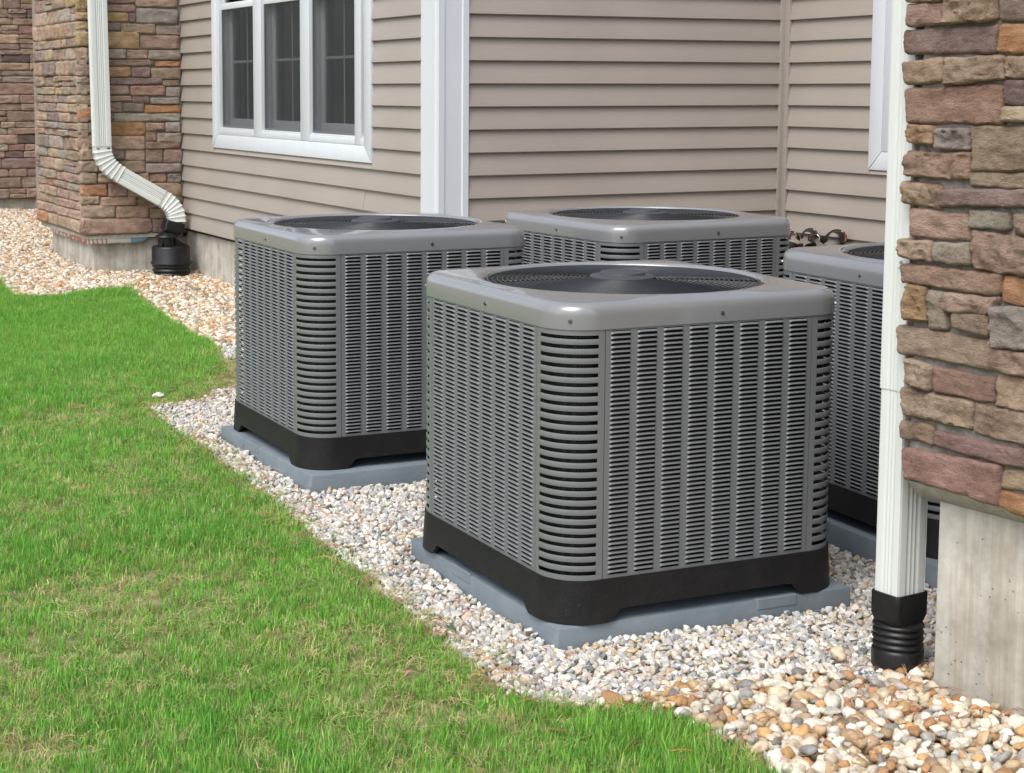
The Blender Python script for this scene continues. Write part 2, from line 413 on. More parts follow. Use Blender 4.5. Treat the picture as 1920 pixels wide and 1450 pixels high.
def base_mesh():
    b = MB(); n = 260; out_ = []
    P = rsq(1, .25, 1, 1)
    H = HC + .004; perim = rsq(H, RR + .004, 14, 40)
    flare = rsq(H + .006, RR + .009, 14, 40); inn = rsq(H - .012, RR - .012, 14, 40); top_in = rsq(H - .008, RR - .006, 14, 40)
    def zb(x, y):
        d = H - min(abs(x), abs(y)) if max(abs(x), abs(y)) > H - .03 else 0
        u = min(abs(x), abs(y)); e = HC - u          # distance from the corner along the side
        t = sstep(.148, .185, e); return .0008 + .034 * float(t)
    r0 = [(HC + x, HC + y, Z0 + .001) for x, y in top_in]; r1 = [(HC + x, HC + y, Z0 + .001) for x, y in perim]
    mid = []; bot = []; ib = []; it = []; rim = []
    for (x, y), (fx, fy), (ix, iy) in zip(perim, flare, inn):
        z = zb(fx, fy); k = (Z0 - z) / Z0
        rim.append((HC + x, HC + y, Z0 - .005)); mid.append((HC + x * .45 + fx * .55, HC + y * .45 + fy * .55, Z0 * .5 + z * .5))
        bx, by = x + (fx - x) * k, y + (fy - y) * k
        bot.append((HC + bx, HC + by, z)); ib.append((HC + ix, HC + iy, z)); it.append((HC + ix, HC + iy, Z0 - .01))
    b.loft([r0, r1, rim, mid, bot, ib, it]); b.f.append(tuple(range(6 * len(it), 7 * len(it))))
    return b.me('base_pan', M_BASE, angle=40)
ME_BASE = base_mesh()
def ring_mesh(r, wr): 
    b = MB(); b.sweep([(r * math.cos(2 * math.pi * i / 72), r * math.sin(2 * math.pi * i / 72), 0) for i in range(72)], wr, 6, closed=True)
    return b.me('wire_ring', M_WIRE, True)
NR = 22; RINGS = [(.092 + (.388 - .092) * i / (NR - 1)) for i in range(NR)]
def dome(r): return ZT - .010 + .010 * (1 - (r / .388) ** 2)
ME_RINGS = [ring_mesh(r, .0017 if i < NR - 1 else .003) for i, r in enumerate(RINGS)]
def spoke_mesh():
    b = MB()
    b.sweep([(r, 0, dome(r) - .0042) for r in (.06, .16, .27, .395)], .0024, 6)
    b.box(.388, .402, -.008, .008, dome(.388) - .006, dome(.388) - .001); return b.me('spoke', M_WIRE, True)
ME_SPOKE = spoke_mesh()
def hub_mesh():
    b = MB(); z = dome(.09)
    b.lathe(0, 0, [(.086, z - .004), (.094, z - .001), (.094, z + .002), (.089, z + .006), (.066, z + .008), (.064, z + .014), (.060, z + .016), (.02, z + .0165)], 48)
    return b.me('hub_cap', M_HUB, angle=35)
ME_HUB = hub_mesh()
def blade_mesh():
    b = MB(); rings = []
    for i in range(9):
        r = .075 + .30 * i / 8; wd = .10 + .16 * i / 8; tw = R(34 - 14 * i / 8); ring = []
        for j in range(7):
            s = (j / 6 - .5); a = s * wd / max(r, .12) * .8 + .18 * i / 8
            ring.append((r * math.cos(a), r * math.sin(a), .735 + s * wd * math.sin(tw) + .01 * math.cos(s * 3)))
        rings.append(ring)
    b.loft(rings, closed_ring=False); return b.me('fan_blade', M_BLADE, True)
M_BLADE = N('grey_fan_blade', .5, .1).col((.018, .018, .02)).m
ME_BLADE = blade_mesh()
def motor_mesh():
    b = MB(); b.lathe(0, 0, [(.072, .55), (.075, .56), (.075, .70), (.05, .715), (.05, .76), (.02, .762)], 28); return b.me('fan_motor', M_DARK, angle=35)
ME_MOTOR = motor_mesh()
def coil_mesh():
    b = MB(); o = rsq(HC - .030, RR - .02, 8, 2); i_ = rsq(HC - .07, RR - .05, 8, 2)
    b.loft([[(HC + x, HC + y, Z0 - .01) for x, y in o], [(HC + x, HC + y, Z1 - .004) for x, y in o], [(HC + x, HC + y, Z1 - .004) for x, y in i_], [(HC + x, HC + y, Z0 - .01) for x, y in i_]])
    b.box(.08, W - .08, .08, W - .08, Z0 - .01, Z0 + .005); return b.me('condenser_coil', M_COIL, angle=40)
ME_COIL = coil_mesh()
def screw_mesh():
    b = MB(); b.loft([[(r * math.cos(k * math.pi / 3), y, r * math.sin(k * math.pi / 3)) for k in range(6)] for r, y in ((.006, 0), (.006, -.0012), (.0042, -.0015), (.0042, -.0045))], cap=True)
    return b.me('screw', M_SCREW)
ME_SCREW = screw_mesh()

def unit(loc, rz, label, indiv):
    t = empty('air_conditioner', loc, rz)
    tag(t, label, 'air conditioner', 'air conditioner condensers on grey pads')
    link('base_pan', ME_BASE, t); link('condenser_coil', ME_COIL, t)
    cen = Matrix.Translation((HC, HC, 0))
    for k in range(4):
        M = cen @ Matrix.Rotation(k * math.pi / 2, 4, 'Z') @ Matrix.Translation((-HC, -HC, 0))
        p = link('louvered_panel', ME_PANEL, t); p.matrix_local = M
        rest = MB()
        for c in range(NCOL):
            for r in range(NROW):
                q = lpos(c, r)
                if indiv(k, c, r): link('louver', ME_LOUV, p, q)
                else: rest.add([(x + q.x, y + q.y, z + q.z) for x, y, z in lv], lf)
        if rest.v:
            key = 'rest%d' % len(rest.v)
            if len(rest.v) == len(lv) * NCOL * NROW:
                if 'all' not in CACHE: CACHE['all'] = rest.me('louver', M_PANEL, True)
                me = CACHE['all']
            else: me = rest.me('louver', M_PANEL, True)
            tag(link('louver', me, p), kind='stuff')
        g = link('corner_grille', ME_CORNER, t); g.matrix_local = M
        for i in range(NB - 1 + 0):
            link('bar', ME_BAR, g, (0, 0, Z0 + .0145 + .0048 + PB * (i + .5)))
        # the screws of the cap
    cap = link('top_cap', ME_CAP, t)
    for k in range(4):
        M = cen @ Matrix.Rotation(k * math.pi / 2, 4, 'Z') @ Matrix.Translation((-HC, -HC, 0))
        s = link('screw', ME_SCREW, cap); s.matrix_local = M @ Matrix.Translation((HC + .03, -.0025, Z1 + .022))
        s = link('screw', ME_SCREW, cap); s.matrix_local = M @ Matrix.Translation((RR - (RR + .0025) * math.sin(R(40)), RR - (RR + .0025) * math.cos(R(40)), Z1 + .022)) @ Matrix.Rotation(R(-40), 4, 'Z')
    fg = link('fan_guard', ME_HUB, t, (HC, HC, 0))
    for me, r in zip(ME_RINGS, RINGS): link('wire_ring', me, fg, (0, 0, dome(r)))
    for k in range(10):
        o = link('spoke', ME_SPOKE, fg); o.rotation_euler = (0, 0, R(36 * k + 14))
    fan = link('fan_motor', ME_MOTOR, t, (HC, HC, 0))
    for k in range(3):
        o = link('fan_blade', ME_BLADE, fan); o.rotation_euler = (0, 0, R(120 * k + 30))
    return t
CACHE = {}
UN = [((0, 0, 0), -1.12), ((.0109, 1.7718, .0317), -1.0), ((1.2966, 1.7937, .0209), 2.18), ((1.2845, -.0053, .0159), -3.25)]
# k=0: side facing -y (right-hand face in the picture), k=3: side facing -x
unit(*[UN[0][0], R(UN[0][1])], 'grey metal condenser nearest the camera, its front corner and both louvered sides in full view', lambda k, c, r: k == 0 and (c < 5 or (c == 5 and r < 40)))
unit(*[UN[1][0], R(UN[1][1])], 'grey metal condenser on the left, at the edge of the lawn behind the nearest one', lambda k, c, r: (k == 0 and c < 4) or (k == 3 and c > 6 and r < NROW) or (k == 3 and c == 6 and r < 40))
unit(*[UN[2][0], R(UN[2][1])], 'grey metal condenser at the back against the siding, mostly hidden behind the nearest one', lambda k, c, r: (k in (0, 3)) and r < 13)
unit(*[UN[3][0], R(UN[3][1])], 'grey metal condenser on the right, half hidden behind the white downspout and stone pier', lambda k, c, r: k == 3 and c < 4)

# pads (each unit sits on one)
def pad(loc, rz, sx, sy, label):
    b = MB(); b.box(0, sx, 0, sy, -.12, 0); m = bevel(b.me('equipment_pad', M_PAD), .007, 2)
    b2 = MB()
    t = link('equipment_pad', m, None, loc); t.rotation_euler = (0, 0, rz)
    tag(t, label, 'pad', 'blue grey equipment pads under the condensers')
    # raised moulded tabs along the top edge
    for (x0, x1, y0, y1) in ((sx * .66, sx * .80, -.0025, .02), (-.0025, .02, sy * .55, sy * .68)):
        tb = MB(); tb.box(x0, x1, y0, y1, -.028, .0025); link('edge_tab', bevel(tb.me('edge_tab', M_PAD), .002, 1), t)
    return t
pad((-.001, -.001, 0), R(-1.55), .932, .948, 'blue grey pad under the nearest condenser, its front corner pointing at the camera')
pad((.0015, 1.7138, .0317), R(.82), .94, .955, 'blue grey pad under the left condenser beside the lawn edge')
pad((1.27, 1.77, .0209), R(2.2), .94, .95, 'blue grey pad under the condenser at the back')
pad((1.255, -.02, .0159), R(-3.25), .94, .95, 'dark blue grey pad under the right condenser beyond the downspout')

# ------------------------------------------------------------------ the house
XL, YM, XR, YP = 1.80, 4.339, 4.056, 8.87
ZSID = .29; PS = .12345; Z00 = 1.783 - 13 * PS     # siding courses: bottoms at Z00 + k*PS
TOP = 3.05
house = empty('house', (XL, YM, -.07)); tag(house, 'house with taupe vinyl siding, brown stone veneer piers and white trimmed windows', 'house')
COL = dict(t=(.375, .275, .20), b=(.315, .232, .175), p=(.385, .275, .215), r=(.335, .215, .165), v=(.275, .178, .148), m=(.265, .20, .168), d=(.15, .11, .10),
           o=(.42, .235, .125), y=(.41, .285, .165), g=(.32, .275, .23), l=(.45, .35, .245))
def jit(c, k=.1, rr=rnd):
    f = 1 + rr.uniform(-k, k); return tuple(max(0.01, x * f * (1 + rr.uniform(-.05, .05))) for x in c) + (1,)
# --- siding: one board per course
def board(parent, o, d, nrm, length, z, name='siding_board', h=PS, lift=0.0):
    nrm = Vector(nrm)
    """o: world point of the start, d: unit direction along, nrm: unit outward normal"""
    prof = [(0, .001), (0.0, .0225), (.003, .0245), (h * .35, .0190), (h * .78, .0075), (h + .0, .0022)]
    b = MB(); ring = [[tuple(Vector(o) + Vector(d) * s + Vector(nrm) * (x + lift) + Vector((0, 0, z + zz))) for zz, x in prof] for s in (0, length)]
    b.loft(ring, closed_ring=False)
    b.f.append(tuple(range(len(prof)))[::-1]); b.f.append(tuple(range(len(prof), 2 * len(prof))))
    m = b.me(name, M_SIDE, angle=30); return link(name, m, parent, keep=False)
def wall_part(name, label=None):
    e = bpy.data.objects.new(name, None); C.objects.link(e); e.parent = house; e.matrix_parent_inverse = Matrix.Translation(-house.location)
    e.empty_display_size = .1
    if label: e['label'] = label
    return e
def core(name, mat, parent, boxes, M=None, keep=False, lab=None, bev=None):
    b = MB()
    for q in boxes: b.box(*q, M=M)
    m = b.me(name, mat)
    if bev: bevel(m, bev, 2)
    o = link(name, m, parent, keep=keep)
    if lab: o['label'] = lab
    return o
# windows (world rectangles): left wall window  Y 5.25..8.13, z .955 ..; right wall window
WL = (5.20, 8.09, .955); WR = (2.3, 3.56, .945)
wl = core('siding_wall', M_DARK, house, [(XL, XL + .20, YM, 8.95, .280, WL[2] + .05), (XL, XL + .20, YM, WL[0] + .05, WL[2] + .05, TOP), (XL, XL + .20, WL[1] - .05, 8.95, WL[2] + .05, TOP)], keep=True, lab='left taupe siding wall with the three part window')
wm = core('siding_wall', M_DARK, house, [(XL + .21, XR, YM, YM + .2, .280, TOP)], keep=True, lab='taupe siding wall behind the condensers, facing the camera')
wr = core('siding_wall', M_DARK, house, [(XR, XR + .2, -.6, YM + .2, .280, WR[2] + .05), (XR, XR + .2, WR[1] - .05, YM + .2, WR[2] + .05, TOP), (XR, XR + .2, -.6, WR[0] + .05, WR[2] + .05, TOP)], keep=True, lab='right taupe siding wall behind the white downspout')
k = 1
zz = Z00 + PS
CPL = YM + .195; CPM = XL + .152
while zz < TOP:
    # left wall, runs +y ; outward -x
    segs = [(CPL - .01, 8.93)]
    if zz + PS > WL[2] + .012: segs = [(CPL - .01, WL[0] + .004), (WL[1] - .004, 8.93)]
    elif k == 4: segs = [(CPL - .01, 5.33), (5.325, 8.93)]
    elif k in (1,): segs = [(CPL - .01, 6.9), (6.895, 8.93)]
    if zz < WL[2] < zz + PS: board(wl, (XL, WL[0] + .0045, 0), (0, 1, 0), (-1, 0, 0), WL[1] - WL[0] - .009, zz, h=WL[2] + .02 - zz)
    for i, (a, b_) in enumerate(segs): board(wl, (XL, a, 0), (0, 1, 0), (-1, 0, 0), b_ - a, zz, lift=.0026 * i if len(segs) > 1 and zz + PS < WL[2] else 0)
    board(wm, (CPM - .01, YM, 0), (1, 0, 0), (0, -1, 0), 4.03 - CPM + .01, zz)
    segs = [(-.6, YM - .03)]
    if zz + PS > WR[2] + .012: segs = [(WR[1] - .004, YM - .03), (-.6, WR[0])]
    elif k in (5, 6): segs = [(3.86, YM - .03), (-.6, 3.865)]
    if zz < WR[2] < zz + PS: board(wr, (XR, WR[0] + .0005, 0), (0, 1, 0), (-1, 0, 0), WR[1] - WR[0] - .005, zz, h=WR[2] + .02 - zz)
    for i, (a, b_) in enumerate(segs): board(wr, (XR, a, 0), (0, 1, 0), (-1, 0, 0), b_ - a, zz, lift=.0026 * i if k in (5, 6) else 0)
    zz += PS; k += 1
# corner board (outer) and inner corner post
b = MB()
def corner_profile():
    # around the outer corner (XL, YM): walk from the left wall end to the M wall end
    a, c, t = .198, .153, .024
    return [(XL + .0, YM + a), (XL - t, YM + a), (XL - t, YM + a - .034), (XL - t - .006, YM + a - .040), (XL - t - .006, YM + .012), (XL - t - .001, YM + .006),
            (XL - t, YM - t), (XL + .010, YM - t), (XL + .012, YM - t + .005), (XL + c - .040, YM - t + .005), (XL + c - .034, YM - t - .003), (XL + c, YM - t - .003), (XL + c, YM)]
P = corner_profile(); b.loft([[(x, y, z) for x, y in P] for z in (.262, TOP)], closed_ring=False)
cb = link('corner_board', b.me('corner_board', M_TRIM, angle=15), house, keep=True); cb['label'] = 'white outside corner board'
core('inner_corner_post', M_SIDE, house, [(4.000, 4.062, YM - .030, YM, .265, TOP), (XR - .030, XR, YM - .066, YM - .024, .265, TOP)], keep=True, bev=.003)
# --- foundations
def found(boxes, lab, M=None):
    m = MB()
    for q in boxes: m.box(*q, M=M)
    me = bevel(m.me('foundation', M_CONC), .006, 1); o = link('foundation', me, house, keep=True); o['label'] = lab; return o
found([(XL + .025, XL + .22, YM + .03, 9.1, -.4, .279)], 'grey concrete foundation under the left siding wall')
found([(XL + .21, XR + .1, YM + .025, YM + .2, -.4, .279)], 'concrete foundation under the siding wall behind the condensers')
found([(XR + .025, XR + .2, -.6, YM + .1, -.4, .279)], 'concrete foundation under the right siding wall')
# --- windows
def window(parent, x, y0, y1, zb, zt, units, cas, lab, inner=True):
    wdw = bpy.data.objects.new('window', None); C.objects.link(wdw); wdw.parent = parent; wdw.matrix_parent_inverse = Matrix.Translation(-parent.location); wdw['label'] = lab
    t = .030
    # mitred casing
    def quad_prism(name, P, d0, d1, mat, bev=.003):
        b = MB(); b.loft([[(x - d0, y, z) for y, z in P], [(x - d1, y, z) for y, z in P]], cap=True)
        return link(name, bevel(b.me(name, mat), bev, 2), wdw)
    g = .0015
    quad_prism('casing', [(y0, zb), (y0 + cas, zb + cas), (y0 + cas, zt), (y0, zt)], 0, t, M_TRIM)
    quad_prism('casing', [(y1, zb), (y1 - cas, zb + cas), (y1 - cas, zt), (y1, zt)], 0, t, M_TRIM)
    quad_prism('casing', [(y0 + g * 2.4, zb), (y1 - g * 2.4, zb), (y1 - cas, zb + cas - g), (y0 + cas, zb + cas - g)], 0, t - .002, M_TRIM)
    # inner frame
    fy0, fy1, fz = y0 + cas, y1 - cas, zb + cas
    core('window_frame', M_TRIM, wdw, [(x - t + .006, x + .13, fy0, fy1, fz, fz + .042), (x - t + .014, x + .13, fy0, fy1, fz + .042, fz + .052)], bev=.003)
    for (a, b_) in units['posts']: core('mullion', M_TRIM, wdw, [(x - t + .004, x + .13, a, b_, fz + .002, zt)], bev=.004)
    for (a, b_) in units['panes']:
        z0 = fz + .052; mz = units['rail']
        core('sash', M_SASH, wdw, [(x + .052, x + .085, a + .002, b_ - .002, z0, z0 + .065), (x + .052, x + .085, a + .002, a + .05, z0 + .065, mz), (x + .052, x + .085, b_ - .05, b_ - .002, z0 + .065, mz), (x + .052, x + .085, a + .002, b_ - .002, mz, mz + .05)], bev=.003)
        core('sash', M_SASH, wdw, [(x - .004, x + .03, a + .002, b_ - .002, mz - .012, mz + .034), (x - .004, x + .03, a + .002, a + .045, mz + .034, zt), (x - .004, x + .03, b_ - .045, b_ - .002, mz + .034, zt)], bev=.003)
        core('pane', M_GLASS, wdw, [(x + .066, x + .070, a + .05, b_ - .05, z0 + .065, mz)])
        core('pane', M_GLASS, wdw, [(x + .012, x + .016, a + .045, b_ - .045, mz + .034, zt)])
        core('insect_screen', M_SCREEN, wdw, [(x - .001, x + .0004, a + .001, b_ - .001, z0, mz - .012)])
        core('screen_frame', N_FR, wdw, [(x - .004, x + .003, a + .001, a + .013, z0 + .001, mz - .012), (x - .004, x + .003, b_ - .013, b_ - .001, z0 + .001, mz - .012), (x - .004, x + .003, a + .013, b_ - .013, z0 + .001, z0 + .013)])
        c = (a + b_) / 2
        core('muntin', M_MUN, wdw, [(x + .062, x + .065, c - .008, c + .008, z0 + .065, mz), (x + .0615, x + .0655, a + .05, b_ - .05, (z0 + mz) / 2 + .035, (z0 + mz) / 2 + .052)])
        s = MB(); z = z0 + .02
        while z < zt: s.box(-.022, .022, a - .02, b_ + .02, -.0012, .0012, M=Matrix.Translation((x + .112, 0, z)) @ Matrix.Rotation(R(-42), 4, 'Y')); z += .052
        link('blind', s.me('blind', M_BLIND), wdw)
    core('room', M_ROOM, wdw, [(x + .185, x + .195, y0, y1, zb, zt), (x + .10, x + .2, y0 - .01, y0, zb, zt), (x + .10, x + .2, y1, y1 + .01, zb, zt), (x + .10, x + .2, y0, y1, zb - .01, zb), (x + .10, x + .2, y0, y1, zt, zt + .01)])
    return wdw
N_FR = N('dark_screen_frame', .5).col((.12, .125, .13)).m
window(house, XL, WL[0], WL[1], WL[2], TOP - .1, dict(posts=[(5.35, 5.445), (6.165, 6.325), (7.045, 7.205), (7.93, 8.03)], panes=[(5.445, 6.165), (6.325, 7.045), (7.205, 7.93)], rail=1.965), .10, 'three part double hung window with white casing and dark screens')
window(house, XR, WR[0], WR[1], WR[2], TOP - .1, dict(posts=[(2.4, 2.5), (3.36, 3.46)], panes=[(2.5, 3.36)], rail=1.95), .10, 'white cased window mostly hidden behind the downspout')

# --- stone piers
def stone_mesh(seed, nx_=12, nz_=8, rough=.16, unit=True):
    """a split-faced stone: x,z in [-.5,.5], front bulging to -y, back at y=.5; unit box to be scaled"""
    rr = random.Random(seed); b = MB(); rows = []
    off = Vector((rr.uniform(0, 99), rr.uniform(0, 99), rr.uniform(0, 99)))
    for j in range(-1, nz_ + 2):
        row = []
        for i in range(-1, nx_ + 2):
            ii = min(max(i, 0), nx_); jj = min(max(j, 0), nz_)
            x = -.5 + ii / nx_; z = -.5 + jj / nz_; side = (i != ii) or (j != jj)
            ex = .5 - abs(x); ez = .5 - abs(z)
            p = off + Vector((x * 2.4, z * 1.6, 0))
            wob = noise.noise(p * 1.1) * .05
            X = x * (1 + noise.noise(off + Vector((z * 2.2, 5, 0))) * .05); Z = z * (1 + noise.noise(off + Vector((x * 2.2, 9, 3))) * .11)
            if ex < 1e-6 and ez < 1e-6: X *= .985; Z *= .95
            if side: row.append((X, .5, Z)); continue
            y = -.5 + .13 * max(0, 1 - ex / .05) ** 2 + .15 * max(0, 1 - ez / .10) ** 2
            y += (noise.noise(p * 1.6) * .5 + noise.noise(p * 4.1) * .28 + abs(noise.noise(p * 2.3)) * .3 - .1) * rough * 1.6
            row.append((X, y, Z))
        rows.append(row)
    b.loft(rows, closed_ring=False); return b.me('stone', M_STONE, angle=55)
STV = [stone_mesh(100 + i) for i in range(10)]
def place_stone(parent, o, d, nrm, u0, u1, z0, z1, prot, c, gap=.003, rr=rnd, tilt=1.0):
    """stone on a wall plane through o with direction d and outward normal nrm"""
    d = Vector(d); nrm = Vector(nrm); s = link('stone', rr.choice(STV), parent)
    wd, hh = u1 - u0 - gap, z1 - z0 - gap; dep = prot + .02
    ctr = Vector(o) + d * ((u0 + u1) / 2) + nrm * (dep / 2 - .02); ctr.z = (z0 + z1) / 2
    fx = rr.choice((1, -1)); 
    M = Matrix((( d.x, -nrm.x, 0), (d.y, -nrm.y, 0), (0, 0, 1))).to_4x4()
    M = Matrix.Translation(ctr) @ M @ Matrix.Rotation(R(rr.uniform(-.7, .7) * tilt), 4, 'Y') @ Matrix.Diagonal((wd * fx, dep, hh, 1))
    s.matrix_local = M; s.color = jit(tuple(q_ * f_ for q_, f_ in zip(COL[c], (1.26, 1.29, 1.30))), .13, rr); return s
def ashlar(parent, o, d, nrm, u0, u1, z0, z1, hr=(.055, .12), wr_=(.12, .36), pal='ttbbpgmrvoygtb', rr=rnd, prot=(.03, .045), ends=0):
    z = z0; n = 0
    while z < z1 - .02:
        h = rr.uniform(*hr); h = min(h, z1 - z) if z1 - z - h > .05 else z1 - z
        u = u0 - rr.uniform(0, ends)
        while u < u1 - .02:
            wd = rr.uniform(*wr_); wd = wd if u1 - u - wd > .07 else u1 - u
            if h > .085 and rr.random() < .22:
                sp = h * rr.uniform(.42, .58)
                place_stone(parent, o, d, nrm, u, u + wd, z, z + sp, rr.uniform(*prot), rr.choice(pal), rr=rr); place_stone(parent, o, d, nrm, u, u + wd, z + sp, z + h, rr.uniform(*prot), rr.choice(pal), rr=rr); n += 2
            else: place_stone(parent, o, d, nrm, u, u + wd, z, z + h, rr.uniform(*prot), rr.choice(pal), rr=rr); n += 1
            u += wd
        z += h
    return n
# left pier: front face traced stone by stone, side face coursed
PXL = .985
lp = core('stone_pier', M_MORT, house, [(PXL + .020, XL + .15, YP + .016, 10.42, .262, TOP)], keep=True, lab='left stone veneer pier behind the downspout')
LEFT = [(0.962,1.976,1.138,2.067,'y'),(1.14,2.036,1.42,2.077,'b'),(1.139,1.971,1.419,2.027,'b'),(0.976,1.905,1.104,1.963,'y'),(1.106,1.894,1.367,1.969,'y'),(0.958,1.828,1.135,1.893,'y'),(1.137,1.829,1.308,1.888,'g'),(0.982,1.705,1.133,1.818,'y'),(1.135,1.693,1.447,1.822,'y'),(0.96,1.583,1.13,1.697,'b'),(1.133,1.614,1.348,1.689,'g'),(0.957,1.481,1.128,1.57,'t'),(1.131,1.56,1.566,1.609,'b'),(1.133,1.475,1.378,1.555,'y'),(0.949,1.43,1.052,1.474,'t'),(1.056,1.42,1.211,1.468,'t'),(1.214,1.418,1.624,1.471,'m'),(0.948,1.346,1.126,1.423,'b'),(1.127,1.341,1.364,1.415,'b'),(0.952,1.256,1.124,1.34,'b'),(1.125,1.291,1.384,1.333,'r'),(0.968,1.137,1.108,1.252,'o'),(1.113,1.207,1.307,1.282,'b'),(1.427,2.01,1.756,2.077,'b'),(1.429,1.884,1.761,2.001,'g'),(1.372,1.893,1.422,1.964,'m'),(1.311,1.809,1.581,1.886,'t'),(1.586,1.799,1.78,1.871,'g'),(1.459,1.69,1.771,1.8,'t'),(1.354,1.615,1.515,1.685,'t'),(1.524,1.607,1.777,1.684,'g'),(1.571,1.555,1.774,1.602,'o'),(1.384,1.469,1.535,1.553,'m'),(1.54,1.457,1.775,1.549,'b'),(1.629,1.407,1.767,1.453,'b'),(1.372,1.332,1.652,1.412,'r'),(1.658,1.322,1.773,1.401,'g'),(1.389,1.274,1.524,1.33,'m'),(1.528,1.266,1.76,1.319,'g'),(1.313,1.207,1.479,1.279,'m'),(1.484,1.199,1.773,1.262,'o'),(1.241,1.133,1.766,1.199,'g'),(1.123,1.139,1.237,1.198,'m'),(0.961,1.045,1.119,1.131,'g'),(1.125,1.025,1.486,1.136,'o'),(1.492,1.06,1.643,1.124,'t'),(1.648,1.048,1.768,1.128,'g'),(1.491,0.981,1.57,1.059,'r'),(1.575,0.967,1.774,1.045,'g'),(1.488,0.921,1.767,0.979,'b'),(1.122,0.917,1.478,1.025,'t'),(0.963,0.929,1.117,1.036,'t'),(1.12,0.837,1.32,0.918,'m'),(1.326,0.831,1.477,0.915,'t'),(1.483,0.815,1.624,0.924,'b'),(1.63,0.806,1.776,0.917,'b'),(0.953,0.843,1.115,0.927,'t'),(0.951,0.751,1.113,0.84,'b'),(1.118,0.74,1.477,0.834,'b'),(1.483,0.734,1.773,0.808,'g'),(0.972,0.661,1.1,0.746,'b'),(1.105,0.667,1.368,0.743,'t'),(1.374,0.667,1.51,0.738,'t'),(1.514,0.657,1.653,0.731,'r'),(1.659,0.653,1.771,0.728,'m'),(0.951,0.566,1.176,0.658,'o'),(1.183,0.555,1.336,0.666,'b'),(1.341,0.543,1.768,0.66,'t'),(0.958,0.503,1.115,0.568,'t'),(1.12,0.486,1.407,0.556,'b'),(1.412,0.462,1.773,0.548,'b'),(0.954,0.397,1.238,0.501,'t'),(1.243,0.382,1.505,0.484,'t'),(1.509,0.375,1.772,0.465,'t'),(0.945,0.29,1.042,0.402,'p'),(1.047,0.268,1.523,0.392,'p'),(1.529,0.267,1.768,0.376,'v')]
r9 = random.Random(9)
for x0, z0, x1, z1, c in LEFT:
    if x0 < 1.09: x0 = PXL - .010 - r9.uniform(0, .016)
    x1 = min(x1, 1.788); place_stone(lp, (0, YP + .03, 0), (1, 0, 0), (0, -1, 0), x0, x1, z0, z1, r9.uniform(.03, .042), c, rr=r9, gap=.002)
ashlar(lp, (0, YP + .03, 0), (1, 0, 0), (0, -1, 0), PXL, 1.785, 2.085, TOP, rr=r9)
ashlar(lp, (PXL + .03, 0, 0), (0, 1, 0), (-1, 0, 0), YP - .005, 10.42, .275, 1.20, wr_=(.15, .5), hr=(.055, .115), rr=r9, pal='ttbbpgmtbgtbttgbtpbo', prot=(.03, .055))
ashlar(lp, (PXL + .03, 0, 0), (0, 1, 0), (-1, 0, 0), YP - .005, 10.42, 1.20, TOP, wr_=(.15, .5), hr=(.06, .13), rr=r9, pal='ttbbpgmtbgtbttgbtpby', prot=(.03, .055))
found([(PXL + .085, XL + .1, YP + .075, 10.28, -.4, .225)], 'pale concrete base under the left stone pier')
core('mortar_ledge', M_LEDGE, house, [(PXL + .02, XL - .02, YP + .012, YP + .1, .235, .262), (PXL + .02, PXL + .1, YP + .1, 10.42, .235, .262)], keep=True)
# torn strip of printed paper left under the first course
def wrap_mat():
    a = N('torn_printed_paper', .6); v = a.world(); sx = a.n('ShaderNodeSeparateXYZ'); a.l(v, sx.inputs[0])
    blue = a.ramp(sx.outputs[0], [(.0, 0.0), (1.0, 0.0)])
    m1 = a.n('ShaderNodeMath', operation='GREATER_THAN'); a.l(sx.outputs[0], m1.inputs[0]); m1.inputs[1].default_value = 1.36
    m2 = a.n('ShaderNodeMath', operation='LESS_THAN'); a.l(sx.outputs[0], m2.inputs[0]); m2.inputs[1].default_value = 1.19
    w_ = a.n('ShaderNodeTexWave'); w_.inputs['Scale'].default_value = 9; w_.inputs['Distortion'].default_value = 6; a.l(v, w_.inputs['Vector'])
    red = a.n('ShaderNodeMath', operation='MULTIPLY'); a.l(a.ramp(w_.outputs['Fac'], [(.72, 0.0), (.8, 1.0)]), red.inputs[0]); a.l(m2.outputs[0], red.inputs[1])
    k = a.mix(red.outputs[0], (.62, .63, .60), (.55, .18, .13)); k = a.mix(m1.outputs[0], k, (.20, .38, .50)); a.col(k); return a.m
b = MB(); top_, bot_ = [], []
pts = [(PXL + .045, y) for y in np.linspace(10.2, YP + .045, 14)] + [(x, YP + .028) for x in np.linspace(PXL + .06, 1.50, 16)]
for i, (x, y) in enumerate(pts):
    u = noise.noise(Vector((i * .7, 3, 1))); top_.append((x, y, .240)); bot_.append((x - (.006 if i < 14 else 0), y - (.006 if i >= 14 else 0), .196 + .010 * u + (.035 * max(0, (i - 27) / 2))))
b.loft([top_, bot_, [(x + .0015, y + .0015, z) for x, y, z in bot_], [(x + .0015, y + .0015, z) for x, y, z in top_]], closed_ring=False)
o = link('torn_wrap_strip', b.me('torn_wrap_strip', wrap_mat(), True), house, keep=True); o['label'] = 'torn white strip with blue and red print under the left pier'
# far wall
fwp = core('stone_wall', M_MORT, house, [(-1.2, XL + .15, 14.24, 14.5, .21, TOP + .2)], keep=True, lab='far stone wall, shade put into its stone colours, at the left edge of the picture')
core('siding_return', M_SIDE, house, [(XL, XL + .2, 10.8, 14.3, .2, TOP)], keep=True)
r5 = random.Random(5)
ashlar(fwp, (0, 14.235, 0), (1, 0, 0), (0, -1, 0), .2, XL + .05, .215, TOP, wr_=(.14, .42), hr=(.065, .135), rr=r5, pal='bbbmmvdmgbt')  # darker stone mix stands in for the shade on this wall
found([(-1.2, XL + .1, 14.27, 14.5, -.4, .21)], 'grey concrete base of the far stone wall')

